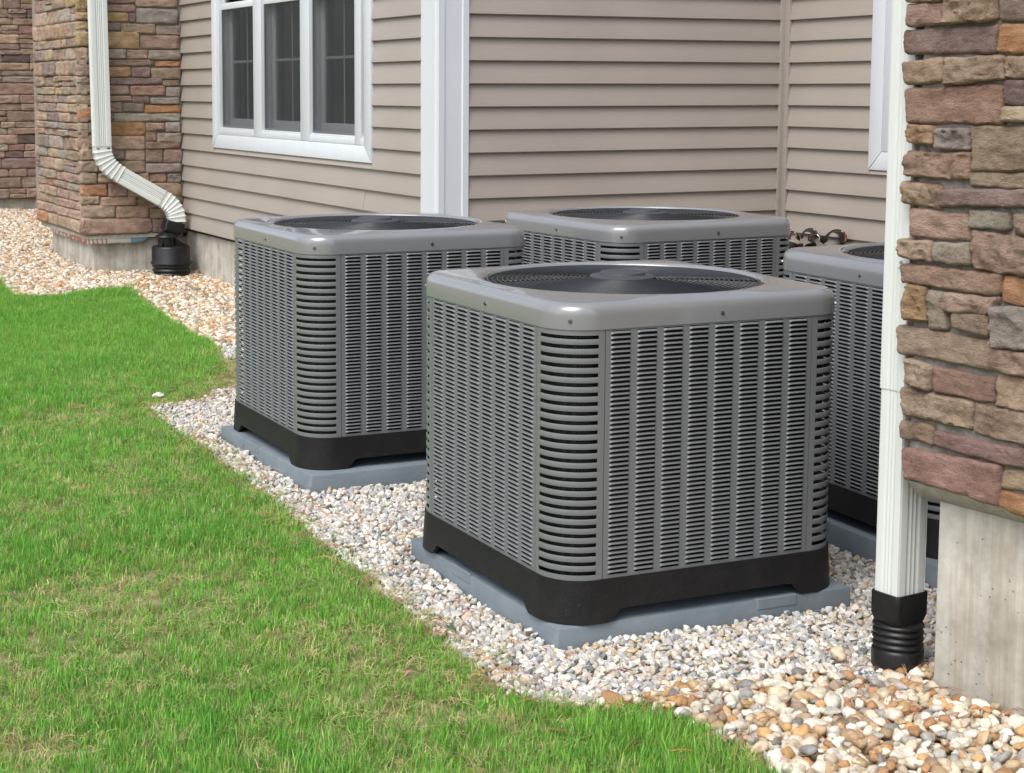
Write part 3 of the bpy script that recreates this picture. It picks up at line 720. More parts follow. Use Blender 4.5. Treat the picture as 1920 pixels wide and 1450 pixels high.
# right pier: its own axes, traced stone by stone
P0 = Vector((.697, -.5999, 0)); dd = Vector((-.115407, .993318, 0)); nn = Vector((-.993318, -.115407, 0))
PM = Matrix(((-dd.x, -nn.x, 0, P0.x), (-dd.y, -nn.y, 0, P0.y), (0, 0, 1, 0), (0, 0, 0, 1)))      # x: along the face towards the camera, y: into the wall
rp = core('stone_pier', M_MORT, house, [(-.058, 1.9, -.040, .6, .44, TOP)], M=PM, keep=True, lab='right stone veneer pier in the foreground, cut by the picture edge')
def traced_stone(q, seed):
    """front face from four traced corners (u,z) clockwise from the top left"""
    rr = random.Random(seed); P = [Vector((q[2 * i], q[2 * i + 1])) for i in range(4)]
    c = q[8]; rt = P[1].x > .285
    cx = sum(p.x for p in P) / 4; cz = sum(p.y for p in P) / 4
    P = [Vector((p.x + .0010 * (1 if p.x > cx else -1), p.y + .0022 * (1 if p.y > cz else -1))) for p in P]
    wd = P[1].x - P[0].x; hh = P[0].y - P[3].y; nx_ = max(12, int(wd / .0055)); nz_ = max(10, int(hh / .0055))
    nx_ = min(nx_, 52); prot = rr.uniform(.040, .058); rg = rr.choice((.6, .8, 1.1, 1.5)) if c in 'tbyg' else .55
    off = Vector((rr.uniform(0, 99), rr.uniform(0, 99), rr.uniform(0, 99))); b = MB(); rows = []
    for j in range(-1, nz_ + 2):
        row = []
        for i in range(-1, nx_ + 2):
            ii = min(max(i, 0), nx_); jj = min(max(j, 0), nz_); s = ii / nx_; t = jj / nz_
            p = P[3].lerp(P[2], s).lerp(P[0].lerp(P[1], s), t)
            es = min(s, 1 - s) * wd; et = min(t, 1 - t) * hh
            pv = off + Vector((p.x * 20, p.y * 30, 0))
            # wavy outline
            ex = noise.noise(off + Vector((0, p.y * 45, 3))) * .0035 * (1 - min(1, es / .03)) ; ez = noise.noise(off + Vector((p.x * 26, 0, 8))) * .0045 * (1 - min(1, et / .03))
            if es < .004 and et < .004: ex += .002 * (1 if s < .5 else -1); ez += .003 * (1 if t < .5 else -1)
            x, z = p.x + ex, p.y + ez
            if i != ii or j != jj: row.append((x, .03, z)); continue
            rnd_e = .008 * max(0, 1 - es / .006) ** 1.5 + .008 * max(0, 1 - et / .006) ** 1.5
            dsp = noise.noise(pv * .8) * .005 + noise.noise(pv * 2.3) * .004 + (abs(noise.noise(pv * 4.3)) - .2) * .006 + (round(3 * noise.noise(pv * 1.3 + Vector((7, 7, 7)))) / 3) * .006 + noise.noise(pv * 6) * .0016 + noise.noise(Vector((p.x * 30, p.y * 210, 0)) + off) * .0014
            y = -prot - .012 + rnd_e - dsp * rg
            row.append((x, y, z))
        rows.append(row)
    b.loft(rows, closed_ring=False); m = b.me('stone', M_STONE, angle=60)
    m.transform(PM); s = link('stone', m, rp); s.color = jit(tuple(q_ * 1.2 for q_ in COL[c]), .08, rr)
RIGHT = [(-0.105,1.61,0.009,1.604,0.01,1.584,-0.104,1.589,'t'),(-0.1,1.583,0.007,1.583,0.01,1.533,-0.105,1.532,'p'),(0.009,1.61,0.15,1.603,0.155,1.537,0.012,1.533,'t'),(0.151,1.603,0.24,1.598,0.244,1.532,0.16,1.536,'m'),(-0.112,1.52,0.16,1.528,0.155,1.465,-0.106,1.468,'m'),(0.163,1.525,0.244,1.525,0.247,1.46,0.156,1.466,'o'),(-0.11,1.448,0.011,1.455,0.014,1.4,-0.103,1.398,'t'),(0.012,1.456,0.18,1.455,0.184,1.406,0.016,1.394,'t'),(0.183,1.453,0.263,1.455,0.266,1.407,0.186,1.409,'t'),(-0.107,1.383,0.181,1.394,0.184,1.304,-0.094,1.304,'r'),(0.183,1.401,0.266,1.403,0.269,1.346,0.187,1.347,'d'),(0.181,1.342,0.269,1.344,0.27,1.313,0.182,1.312,'l'),(-0.09,1.298,-0.009,1.296,-0.007,1.254,-0.088,1.258,'y'),(-0.006,1.292,0.091,1.293,0.093,1.246,-0.002,1.247,'g'),(0.094,1.298,0.271,1.303,0.276,1.204,0.102,1.199,'b'),(-0.093,1.238,0.096,1.239,0.094,1.179,-0.092,1.181,'t'),(0.093,1.193,0.276,1.201,0.278,1.167,0.095,1.163,'b'),(-0.099,1.163,0.016,1.159,0.016,1.106,-0.097,1.114,'t'),(0.008,1.151,0.278,1.162,0.28,1.127,0.017,1.114,'m'),(-0.078,1.102,0.099,1.099,0.108,1.04,-0.069,1.037,'t'),(0.098,1.11,0.208,1.11,0.212,1.072,0.101,1.07,'g'),(0.217,1.106,0.281,1.108,0.283,1.058,0.219,1.062,'b'),(-0.097,1.026,0.001,1.026,0.004,0.981,-0.098,0.987,'t'),(0.003,1.023,0.108,1.032,0.114,0.982,0.008,0.981,'g'),(0.11,1.063,0.283,1.055,0.287,0.973,0.117,0.978,'t'),(-0.094,0.968,0.197,0.97,0.192,0.92,-0.089,0.926,'r'),(0.199,0.969,0.287,0.968,0.291,0.902,0.195,0.909,'o'),(-0.077,0.92,-0.011,0.917,-0.006,0.839,-0.078,0.838,'y'),(-0.009,0.912,0.038,0.915,0.051,0.829,-0.002,0.824,'g'),(0.039,0.912,0.193,0.915,0.169,0.876,0.042,0.87,'t'),(0.067,0.869,0.169,0.875,0.176,0.826,0.069,0.835,'b'),(0.171,0.896,0.291,0.904,0.295,0.81,0.179,0.805,'g'),(-0.102,0.819,0.177,0.816,0.178,0.749,-0.099,0.754,'p'),(0.176,0.799,0.296,0.802,0.298,0.749,0.174,0.752,'t'),(-0.062,0.743,0.008,0.733,0.008,0.677,-0.062,0.684,'t'),(0.009,0.735,0.187,0.732,0.185,0.676,0.01,0.676,'v'),(0.19,0.743,0.299,0.741,0.302,0.668,0.187,0.668,'t'),(-0.082,0.669,0.13,0.668,0.127,0.605,-0.079,0.603,'t'),(0.132,0.666,0.302,0.666,0.306,0.593,0.131,0.597,'t'),(-0.085,0.587,0.021,0.592,0.02,0.547,-0.084,0.549,'b'),(0.022,0.58,0.306,0.585,0.308,0.542,0.023,0.546,'v'),(-0.072,0.524,0.215,0.536,0.213,0.443,-0.06,0.454,'r'),(0.216,0.527,0.308,0.54,0.311,0.491,0.214,0.487,'t'),(0.207,0.478,0.311,0.479,0.314,0.428,0.213,0.44,'o')]
for i, q in enumerate(RIGHT): traced_stone(q, 300 + i)
r3 = random.Random(3)
ashlar(rp, P0 + nn * .03, -dd, nn, .316, 1.85, .44, TOP, rr=r3, prot=(.02, .04), hr=(.07, .13), wr_=(.18, .4))
ashlar(rp, P0 + nn * .03, -dd, nn, -.10, .316, 1.61, TOP, rr=r3, prot=(.02, .04), hr=(.07, .13), wr_=(.18, .4))
# returns of the stones round the hidden back corner
bk = P0 + dd * .058
ashlar(rp, bk, -nn, dd, -.03, .5, .44, TOP, rr=r3, prot=(.02, .035), hr=(.06, .12), wr_=(.2, .3))
mf = MB(); mf.box(0, 1.85, 0, .55, -.4, .408, M=PM); me = bevel(mf.me('foundation', M_CONC), .008, 2)
o = link('foundation', me, house, keep=True); o['label'] = 'weathered concrete foundation under the right stone pier'
b = MB(); # sloping mortar ledge between stone and concrete
prof = [(-.046, .447), (.01, .447), (.01, .404), (-.005, .404), (-.038, .434)]
b.loft([[tuple(PM @ Vector((u + (0.03 if u < 0 else 0), y, z + .0015 * noise.noise(Vector((u * 30, y * 50, 1)))))) for y, z in prof] for u in np.linspace(-.085, 1.85, 60)], cap=True)
link('mortar_ledge', b.me('mortar_ledge', M_LEDGE, angle=50), house, keep=True)
core('rear_block', M_SIDE, house, [(1.35, 4.3, -1.6, -.72, .1, TOP)], keep=True)
# eaves out of view, a flat slab added to block sky light
core('unseen_soffit', M_TRIM, house, [(XL - .25, XL + 3.5, YM - .25, 15, TOP + .0, TOP + .12), (XR - .25, XR + 2.5, -2.6, YM - .25, TOP, TOP + .12)], keep=True)

# ------------------------------------------------------------------ downspouts
def flute_section(a, b_, n=4, dep=.0035):
    """rectangular section a (x) by b_ (y) with pressed flutes on every face"""
    P = []; r = .008
    def side(x0, y0, x1, y1, nx_, ny_):
        L = math.hypot(x1 - x0, y1 - y0); m = 44
        for i in range(m):
            t = i / m; s = t * L; q = 0.0
            if .28 < t < .72:
                ph = (t - .28) / .44 * n; q = dep * max(0, math.sin(ph % 1 * math.pi)) ** .6
            if t < .03 or t > .97: q = .0015
            P.append((x0 + (x1 - x0) * t - nx_ * q, y0 + (y1 - y0) * t - ny_ * q))
    h, k = a / 2, b_ / 2
    side(-h, -k, h, -k, 0, -1); side(h, -k, h, k, 1, 0); side(h, k, -h, k, 0, 1); side(-h, k, -h, -k, -1, 0)
    return P
def sweep_xz(path, sec, scale=None, y0=0):
    """sweep a section along a path in the xz plane; section x lies in the plane of the path"""
    rings = []
    for i, (x, y, z) in enumerate(path):
        a = path[max(i - 1, 0)]; c = path[min(i + 1, len(path) - 1)]
        t = Vector((c[0] - a[0], 0, c[2] - a[2])).normalized(); s = Vector((-t.z, 0, t.x))
        if s.x < 0 and abs(t.z) > .2 and False: s = -s
        k = scale[i] if scale else 1.0
        rings.append([(x + s.x * u * k, y + v_ * k, z + s.z * u * k) for u, v_ in sec])
    return rings
# right downspout (square to the pier)
dsc = Vector((.710, -.462, 0))
t = empty('downspout', (dsc.x, dsc.y, -.06)); tag(t, 'white fluted downspout beside the right stone pier, standing in a black ribbed drain pipe', 'downspout', 'white downspouts')
DR = Matrix.Rotation(math.atan2(-.115407, .993318) * -1, 4, 'Z')
DM = Matrix.Translation(dsc) @ Matrix.Rotation(R(6.6), 4, 'Z')
sec = flute_section(.098, .074, 3, .0026)
b = MB(); b.loft([[tuple(DM @ Vector((x, y, z))) for x, y in sec] for z in (.115, .66)]); link('pipe', b.me('pipe', M_SPOUT, angle=50), t, keep=True)
b = MB(); b.loft([[tuple(DM @ Vector((x * 1.05, y * 1.06, z))) for x, y in sec] for z in (.652, .655, 3.0)]); link('pipe', b.me('pipe', M_SPOUT, angle=50), t, keep=True)
b = MB()
for M_, bx in ((DM, (-.0530, .05, -.0425, -.004, .955, 1.02)),): b.box(*bx, M=M_)
link('strap', b.me('strap', M_SPOUT), t, keep=True)
for z in (.968, 1.007):
    b = MB(); P = [tuple(DM @ Vector((x_, r_ * math.cos(k * math.pi / 4) - .018, z + r_ * math.sin(k * math.pi / 4)))) for x_, r_ in ((-.0535, .005), (-.0575, .0035)) for k in range(8)]
    b.loft([P[:8], P[8:]], cap=True); link('screw', b.me('screw', M_SILVER), t, keep=True)
ad = link('drain_adapter', None, t) if False else None
b = MB(); c2 = MB()
def rrect(a, b_, r, n=5):
    P = []
    for q, (sx, sy) in enumerate(((-1, -1), (1, -1), (1, 1), (-1, 1))):
        for i in range(n + 1):
            an = math.pi + q * math.pi / 2 + math.pi / 2 * i / n; P.append((sx * (a / 2 - r) + r * math.cos(an), sy * (b_ / 2 - r) + r * math.sin(an)))
    return P
R1 = lambda a, b_, z, r=.01: [tuple(DM @ Vector((x, y, z))) for x, y in rrect(a, b_, r)]
b.loft([R1(.104, .082, .142), R1(.110, .088, .142), R1(.112, .090, .138), R1(.112, .090, .085), R1(.108, .087, .068, .02), R1(.096, .09, .058, .04)])
b.loft([R1(.104, .082, .142), R1(.103, .081, .09)])
link('square_collar', b.me('square_collar', M_BLACK, angle=40), t, keep=True)
pr = []
z = .064
for i in range(5):
    for dz, r_ in ((0, .054), (.003, .0605), (.008, .063), (.012, .0605), (.0155, .054)): pr.append((r_, z - dz))
    z -= .0165
b = MB(); b.lathe(dsc.x, dsc.y, pr, 36); link('ribbed_pipe', b.me('ribbed_pipe', M_BLACK, angle=70), t, keep=True)
b = MB(); b.lathe(dsc.x, dsc.y, [(.057, -.006), (.0625, -.006), (.064, -.010), (.063, -.14)], 36); link('drain_socket', b.me('drain_socket', M_BLACK, angle=40), t, keep=True)
# left downspout
t = empty('downspout', (1.64, 8.66, -.08)); tag(t, 'white fluted downspout with two ribbed elbows crossing the left stone pier to a black drain', 'downspout', 'white downspouts')
YD = 8.765
sec = flute_section(.128, .098, 4, .0045)
path = [(1.085, YD, 3.0), (1.112, YD, .93)]
b = MB(); b.loft(sweep_xz(path, sec)); link('pipe', b.me('pipe', M_SPOUT, angle=50), t, keep=True)
secE = [(x * 1.0, y * 1.0) for x, y in rrect(.128, .098, .012, 6)]
def elbow(p0, d0, p1, d1, ribs, name='elbow', yy=(YD, YD)):
    """curved elbow from p0 (direction d0) to p1 (direction d1) with pressed ribs; directions in xz"""
    pts = []; n = ribs * 6; L = math.dist(p0, p1) * .42
    A = Vector((p0[0], p0[1])); B = A + Vector(d0).normalized() * L; D = Vector((p1[0], p1[1])); Cc = D - Vector(d1).normalized() * L
    sc_ = []
    for i in range(n + 1):
        s = i / n; q = A * (1 - s) ** 3 + B * 3 * s * (1 - s) ** 2 + Cc * 3 * s * s * (1 - s) + D * s ** 3
        pts.append((q.x, yy[0] + (yy[1] - yy[0]) * s, q.y)); ph = (i % 6) / 6
        sc_.append(1.02 + (.075 if ph == 0 else (.01 if ph < .2 or ph > .8 else -.02)))
    b = MB(); b.loft(sweep_xz(pts, secE, sc_)); link(name, b.me(name, M_SPOUT, angle=25), t, keep=True)
ug = Vector((.86, -.51)).normalized()
elbow((1.112, .955), (0.015, -1), (1.245, .735), ug, 7)
b = MB(); b.loft(sweep_xz([(1.243, YD, .736), (1.573, YD - .03, .541)], sec)); link('pipe', b.me('pipe', M_SPOUT, angle=50), t, keep=True)
elbow((1.560, .549), ug, (1.672, .365), (-.02, -1), 7, yy=(YD - .03, YD - .06))
CM = Matrix.Translation((1.640, 8.70, .315)) @ Matrix.Rotation(R(17), 4, 'Y')
RR2 = lambda a, b_, z, r=.012: [tuple(CM @ Vector((x, y, z))) for x, y in rrect(a, b_, r)]
b = MB(); b.loft([RR2(.142, .112, .052), RR2(.15, .12, .052), RR2(.152, .122, .047), RR2(.150, .12, -.03), RR2(.12, .11, -.045, .05)]); b.loft([RR2(.142, .112, .052), RR2(.14, .11, -.02)])
link('square_collar', b.me('square_collar', M_BLACK, angle=40), t, keep=True)
dx, dy = 1.612, 8.66
b = MB(); b.lathe(dx - .035, dy, [(.05, .285), (.062, .275), (.082, .262), (.086, .255), (.086, .250), (.068, .245), (.066, .17)], 32)
link('drain_neck', b.me('drain_neck', M_BLACK, angle=45), t, keep=True)
b = MB(); b.lathe(dx, dy, [(.02, .186), (.138, .183), (.144, .178), (.147, .172), (.149, .07), (.158, .055), (.158, .047), (.150, .040), (.146, .036)], 44)
link('drain_drum', b.me('drain_drum', M_BLACK, angle=45), t, keep=True)
b = MB(); b.loft([[(dx + .02, dy - .01, .17), (dx + .02, dy + .01, .17)], [(dx + .02, dy - .01, .235), (dx + .02, dy + .01, .235)], [(dx + .12, dy - .012, .188), (dx + .12, dy + .012, .188)], [(dx + .12, dy - .012, .17), (dx + .12, dy + .012, .17)]], cap=False)
link('drain_fin', b.me('drain_fin', M_BLACK), t, keep=True); b = MB()
b.add([(dx + .02, dy - .05, .18), (dx + .02, dy + .05, .18), (dx + .02, dy + .05, .246), (dx + .02, dy - .05, .246), (dx + .13, dy - .035, .18), (dx + .13, dy + .035, .18)], [(0, 3, 4), (1, 5, 2), (3, 2, 5, 4), (0, 1, 2, 3)])
link('drain_fin', b.me('drain_fin', M_BLACK), t, keep=True)
for a_ in (-2.2, -1.35):
    b = MB(); b.add([(dx - .035 + .064 * math.cos(a_), dy + .064 * math.sin(a_), .184), (dx - .035 + .11 * math.cos(a_), dy + .11 * math.sin(a_), .184), (dx - .035 + .064 * math.cos(a_), dy + .064 * math.sin(a_), .236)], [(0, 1, 2)])
    link('drain_fin', b.me('drain_fin', M_BLACK), t, keep=True)
pr = []; z = .040
for i in range(4):
    for dz, r_ in ((0, .136), (.004, .145), (.013, .147), (.021, .144), (.026, .136)): pr.append((r_, z - dz))
    z -= .031
b = MB(); b.lathe(dx, dy, pr, 44); link('ribbed_pipe', b.me('ribbed_pipe', M_BLACK, angle=70), t, keep=True)

# ------------------------------------------------------------------ insulated pipes on the right wall
t = empty('refrigerant_pipes', (XR - .1, 4.0, .4)); tag(t, 'bundle of black insulated pipes with copper ends behind the condensers at the right wall', 'pipes')
M_FOAM = N('black_pipe_foam', .75, 0, .3).col((.012, .012, .013)).m
M_INNER = N('shiny_sleeve_inside', .35, .5).col((.13, .115, .10)).m
for i, (y, z, r_, L_n, tw) in enumerate(((4.13, .520, .030, .10, -10), (4.02, .535, .038, .12, 8), (3.915, .520, .033, .11, -14), (3.80, .535, .050, .11, 12))):
    ax = Matrix.Rotation(R(tw), 3, 'Z') @ Vector((-.62, -.76, .22)); ax.normalize(); u = Vector((ax.y, -ax.x, 0)).normalized() * -1; v_ = Vector((0, 0, 1)); base_ = Vector((XR - .06, y, z))
    A = np.linspace(-.5, math.pi + .35, 16)
    for nm, rr_, mt in (('insulation_sleeve', r_, M_FOAM), ('sleeve_lining', r_ - .006, M_INNER)):
        b = MB(); rings = []
        for k in range(5):
            s = k / 4; c_ = base_ + ax * (L_n * s) 
            rings.append([tuple(c_ + (u * math.cos(q) * (1 + .15 * s) + v_ * math.sin(q)) * rr_) for q in A])
        b.loft(rings, closed_ring=False); b.loft([rings[-1], [tuple(Vector(p) * 1.0 + (Vector(p) - c_) * -.14) for p in rings[-1]]], closed_ring=False)
        link(nm, b.me(nm, mt, True), t, keep=True)
    b = MB(); b.sweep([Vector(rings[-1][j]) + ax * .004 for j in range(0, 7)], .0045, 6); link('copper_pipe' if i != 2 else 'tape_band', b.me('copper_pipe', M_COPPER if i != 2 else M_SILVER, True), t, keep=True)
    b = MB(); b.sweep([(XR + .02, y, z - .045), (XR - .07, y - .02, z - .05), (XR - .14, y - .05, z - .09), (XR - .16, y - .06, .02)], .017, 10); link('pipe', b.me('pipe', M_FOAM, True), t, keep=True)
for y0, y1, z, r_ in ((3.98, 4.34, .485, .030), (3.72, 4.28, .435, .022)):
    b = MB(); b.sweep([(XR - .19, y0 + (y1 - y0) * k / 6, z + .006 * math.sin(k * 2)) for k in range(7)], r_, 12); link('pipe', b.me('pipe', M_FOAM, True), t, keep=True)
for y in (4.20, 4.12, 4.05):
    b = MB(); b.sweep([(XR - .19 + .033 * math.cos(q), y + .012 * math.cos(q), .485 + .033 * math.sin(q)) for q in np.linspace(0, 2 * math.pi, 16)], .004, 6); link('tape_band', b.me('tape_band', M_SILVER, True), t, keep=True)
b = MB(); b.sweep([(XR - .22, 4.40, .46), (XR - .24, 4.25, .485), (XR - .24, 4.05, .485), (XR - .2, 3.95, .46)], .006, 6); link('copper_pipe', b.me('copper_pipe', M_COPPER, True), t, keep=True)

# ------------------------------------------------------------------ scattering
def hidden_collection(name, meshes):
    c = bpy.data.collections.new(name)
    for i, m in enumerate(meshes): c.objects.link(bpy.data.objects.new('%s_%02d' % (name, i), m))
    return c
def scatter(name, pos, rot, scl, tint, coll):
    me = bpy.data.meshes.new(name); me.from_pydata(pos.tolist(), [], [])
    for nm, arr, ty, f in (('rot', rot, 'FLOAT_VECTOR', 'vector'), ('scl', scl, 'FLOAT_VECTOR', 'vector'), ('tint', tint, 'FLOAT_VECTOR', 'vector')):
        a = me.attributes.new(nm, ty, 'POINT'); a.data.foreach_set(f, np.ascontiguousarray(arr, dtype=np.float32).ravel())
    a = me.attributes.new('pick', 'INT', 'POINT'); a.data.foreach_set('value', nrg.integers(0, len(coll.objects), len(pos)).astype(np.int32))
    o = link(name, me); g = bpy.data.node_groups.new(name + '_nodes', 'GeometryNodeTree')
    g.interface.new_socket('Geometry', in_out='INPUT', socket_type='NodeSocketGeometry'); g.interface.new_socket('Geometry', in_out='OUTPUT', socket_type='NodeSocketGeometry')
    gi, go = g.nodes.new('NodeGroupInput'), g.nodes.new('NodeGroupOutput'); ip = g.nodes.new('GeometryNodeInstanceOnPoints'); ci = g.nodes.new('GeometryNodeCollectionInfo')
    ci.inputs['Collection'].default_value = coll; ci.inputs['Separate Children'].default_value = True; ci.inputs['Reset Children'].default_value = True
    def attr(nm, ty):
        n = g.nodes.new('GeometryNodeInputNamedAttribute'); n.data_type = ty; n.inputs['Name'].default_value = nm
        return [s for s in n.outputs if s.enabled and s.name == 'Attribute'][0]
    ip.inputs['Pick Instance'].default_value = True
    g.links.new(gi.outputs[0], ip.inputs['Points']); g.links.new(ci.outputs[0], ip.inputs['Instance']); g.links.new(attr('pick', 'INT'), ip.inputs['Instance Index'])
    g.links.new(attr('rot', 'FLOAT_VECTOR'), ip.inputs['Rotation']); g.links.new(attr('scl', 'FLOAT_VECTOR'), ip.inputs['Scale']); g.links.new(ip.outputs[0], go.inputs[0])
    md = o.modifiers.new('scatter', 'NODES'); md.node_group = g; return o
def inst_attr(a):
    n = a.n('ShaderNodeAttribute'); n.attribute_type = 'INSTANCER'; n.attribute_name = 'tint'; return n.outputs['Color']
def pebble_mat(name, spk, rough):
    a = N(name, rough, 0, .35); tv = inst_attr(a); v = a.coord(); oi = a.n('ShaderNodeObjectInfo')
    n1 = a.noise(v, 2.4, 5, .65); n2 = a.noise(v, 11, 3, .7)
    k = a.mix(a.ramp(n1, [(.35, 0.0), (.7, 1.0)]), a.mix(1.0, tv, (.78, .74, .69), 'MULTIPLY'), a.mix(1.0, tv, (1.2, 1.19, 1.17), 'MULTIPLY'))
    k = a.mix(a.ramp(n2, [(.60, 0.0), (.70, spk)]), k, (.12, .11, .10))
    k = a.mix(a.ramp(n2, [(.30, spk), (.40, 0.0)]), k, (.72, .70, .66))
    a.col(k).bump(n2, .25, .25); return a.m
M_PEB = pebble_mat('river_pebble', .30, .55); M_CHIP = pebble_mat('crushed_granite', .55, .8)
def pebble(seed, angular):
    rr = random.Random(seed); bm = bmesh.new()
    if not angular:
        bmesh.ops.create_icosphere(bm, subdivisions=3, radius=.5); off = Vector((rr.uniform(0, 50),) * 3)
        sx, sy, sz = rr.uniform(.9, 1.2), rr.uniform(.75, .95), rr.uniform(.6, .8)
        for v in bm.verts:
            d = v.co.normalized(); v.co *= 1 + noise.noise(d * 1.1 + off) * .38 + noise.noise(d * 2.6 + off) * .09; v.co = Vector((v.co.x * sx, v.co.y * sy, v.co.z * sz))
        for f in bm.faces: f.smooth = True
    else:
        for _ in range(15):
            d = Vector((rr.gauss(0, 1), rr.gauss(0, 1), rr.gauss(0, 1))).normalized(); bm.verts.new(d * rr.uniform(.42, .55) * 1.0)
        r_ = bmesh.ops.convex_hull(bm, input=bm.verts); 
        bmesh.ops.delete(bm, geom=[g for g in r_['geom_interior'] if isinstance(g, bmesh.types.BMVert)], context='VERTS')
        bmesh.ops.scale(bm, vec=(rr.uniform(.95, 1.25), rr.uniform(.75, 1), rr.uniform(.6, .85)), verts=bm.verts)
        bmesh.ops.bevel(bm, geom=bm.edges[:], offset=.035, segments=1, affect='EDGES', clamp_overlap=True)
    m = bpy.data.meshes.new('pebble'); bm.to_mesh(m); bm.free(); m.materials.append(M_CHIP if angular else M_PEB); return m
C_PEB = hidden_collection('pebble', [pebble(20 + i, False) for i in range(9)]); C_CHIP = hidden_collection('chip', [pebble(60 + i, True) for i in range(10)])
def jgrid(x0, x1, y0, y1, sp):
    a, b_ = np.meshgrid(np.arange(x0, x1, sp), np.arange(y0, y1, sp)); a = a.ravel() + nrg.uniform(-.5, .5, a.size) * sp; b_ = b_.ravel() + nrg.uniform(-.5, .5, b_.size) * sp
    return a, b_
PADS = [((-.001, -.001), R(-1.55), .932, .948), ((.0015, 1.7138), R(.82), .94, .955), ((1.27, 1.77), R(2.2), .94, .95), ((1.255, -.02), R(-3.25), .94, .95)]
def solid(x, y, m=.006):
    k = np.zeros(x.shape, bool)
    for (ox, oy), a, sx, sy in PADS:
        u = (x - ox) * math.cos(a) + (y - oy) * math.sin(a); v_ = -(x - ox) * math.sin(a) + (y - oy) * math.cos(a); k |= (u > -m) & (u < sx + m) & (v_ > -m) & (v_ < sy + m)
    u = (x - P0.x) * -dd.x + (y - P0.y) * -dd.y; v_ = (x - P0.x) * -nn.x + (y - P0.y) * -nn.y; k |= (u > -m) & (v_ > -m)
    k |= (x > XL + .02) & (y > YM + .03) | (x > PXL + .08) & (y > YP + .07) & (y < 10.3) | (x > XR + .02) | (y > 14.27)
    k |= np.hypot(x - dsc.x, y - dsc.y) < .05; k |= np.hypot(x - 1.612, y - 8.66) < .14
    return k
def river_zone(x, y):
    """1 where the round river stones lie, 0 where the white chips lie"""
    wob = .05 * (vnoise(x, y, 9, 8) - .5)
    right = (y < -.36 - .16 * np.clip((x - .1), 0, .6) + wob - .05 * (x > .55)) & (x > -.3) & (x < 1.3)
    left = y > 5.0 + wob * 4
    return right | left
def palette(n, cols, wts, jv=.12):
    cols = np.array(cols); i = nrg.choice(len(cols), n, p=np.array(wts) / sum(wts)); c = cols[i] * (1 + nrg.normal(0, jv, (n, 1))); return np.clip(c * (1 + nrg.normal(0, .015, (n, 3))), .02, .9)
def stones(name, x, y, size, zo, coll, pal, lab, flat=.3):
    n = len(x); sz = size[:, None] * nrg.uniform(.78, 1.22, (n, 3)); pos = np.stack([x, y, gz(x, y) + zo], 1)
    rot = np.stack([nrg.normal(0, flat, n), nrg.normal(0, flat, n), nrg.uniform(0, 6.28, n)], 1)
    return pos, rot, sz, pal(n)
river = lambda n: palette(n, [(.60, .54, .44), (.50, .42, .31), (.42, .30, .18), (.38, .21, .10), (.36, .345, .32), (.28, .21, .15), (.64, .61, .54), (.48, .29, .13), (.22, .22, .21)], [26, 19, 12, 10, 7, 6, 21, 7, 3])
white_ = lambda n: palette(n, [(.60, .59, .555), (.46, .468, .472), (.55, .49, .40), (.33, .345, .36), (.70, .68, .64), (.47, .37, .26), (.15, .16, .165)], [27, 26, 19, 13, 16, 6, 2])
EDP = GRASS_EDGE[1:-4]
# river stones
SETS = []
for layer, (sp, s0, s1, zo) in enumerate(((.030, .030, .040, .004), (.033, .026, .040, .017))):
    x, y = jgrid(-.2, 1.3, -2.4, -.2, sp); k = river_zone(x, y) & ~solid(x, y, .012) & ~(inpoly(x, y, GRASS_EDGE) & (edgedist(x, y, EDP) > .03)); x, y = x[k], y[k]
    z = zo + .012 * np.clip((-.5 - y) * 2, 0, 1); SETS.append(stones('', x, y, nrg.uniform(s0 * .72, s1 * .95, len(x)) * np.where(nrg.random(len(x)) < .10, 1.45, 1), z, C_PEB, river, ''))
for layer, (sp, s0, s1, zo) in enumerate(((.030, .030, .042, .003), (.036, .026, .044, .015))):
    x, y = jgrid(-.4, 2.0, 4.8, 14.4, sp); k = (y > 5.0 + .2 * (vnoise(x, y, 9, 8) - .5)) & ~solid(x, y, .01) & ~(inpoly(x, y, GRASS_EDGE) & (edgedist(x, y, EDP) > .05)) & (x > .2 * 0 - .4); x, y = x[k], y[k]
    SETS.append(stones('', x, y, nrg.uniform(s0, s1, len(x)), zo, C_PEB, river, ''))
cat = lambda i: np.concatenate([s[i] for s in SETS])
tag(scatter('river_gravel', cat(0), cat(1), cat(2), cat(3), C_PEB), 'rounded tan and white river stones along the house and in the near corner', 'gravel', kind='stuff')
SETS = []
for layer, (sp, s0, s1, zo) in enumerate(((.0205, .021, .029, .000), (.0215, .019, .031, .009), (.030, .016, .028, .013))):
    x, y = jgrid(-.5, 4.1, -1.0, 5.15, sp); far = (x > 2.3) & (nrg.random(x.size) > .55)
    k = ~((river_zone(x, y) & (nrg.random(x.size) > .04))) & ~solid(x, y, .006) & ~(inpoly(x, y, GRASS_EDGE) & (edgedist(x, y, EDP) > .035)) & ~far & ~((x < .95) & (y > 3.7) & (y < 4.6) & (x < .25 + .5 * (y - 3.2))); x, y = x[k], y[k]
    SETS.append(stones('', x, y, nrg.uniform(s0, s1, len(x)) * (1 + .35 * (nrg.random(len(x)) > .93)), zo, C_CHIP, white_, '', .5))
tag(scatter('crushed_gravel', cat(0), cat(1), cat(2), cat(3), C_CHIP), 'angular white and grey crushed stone round the condenser pads', 'gravel', kind='stuff')

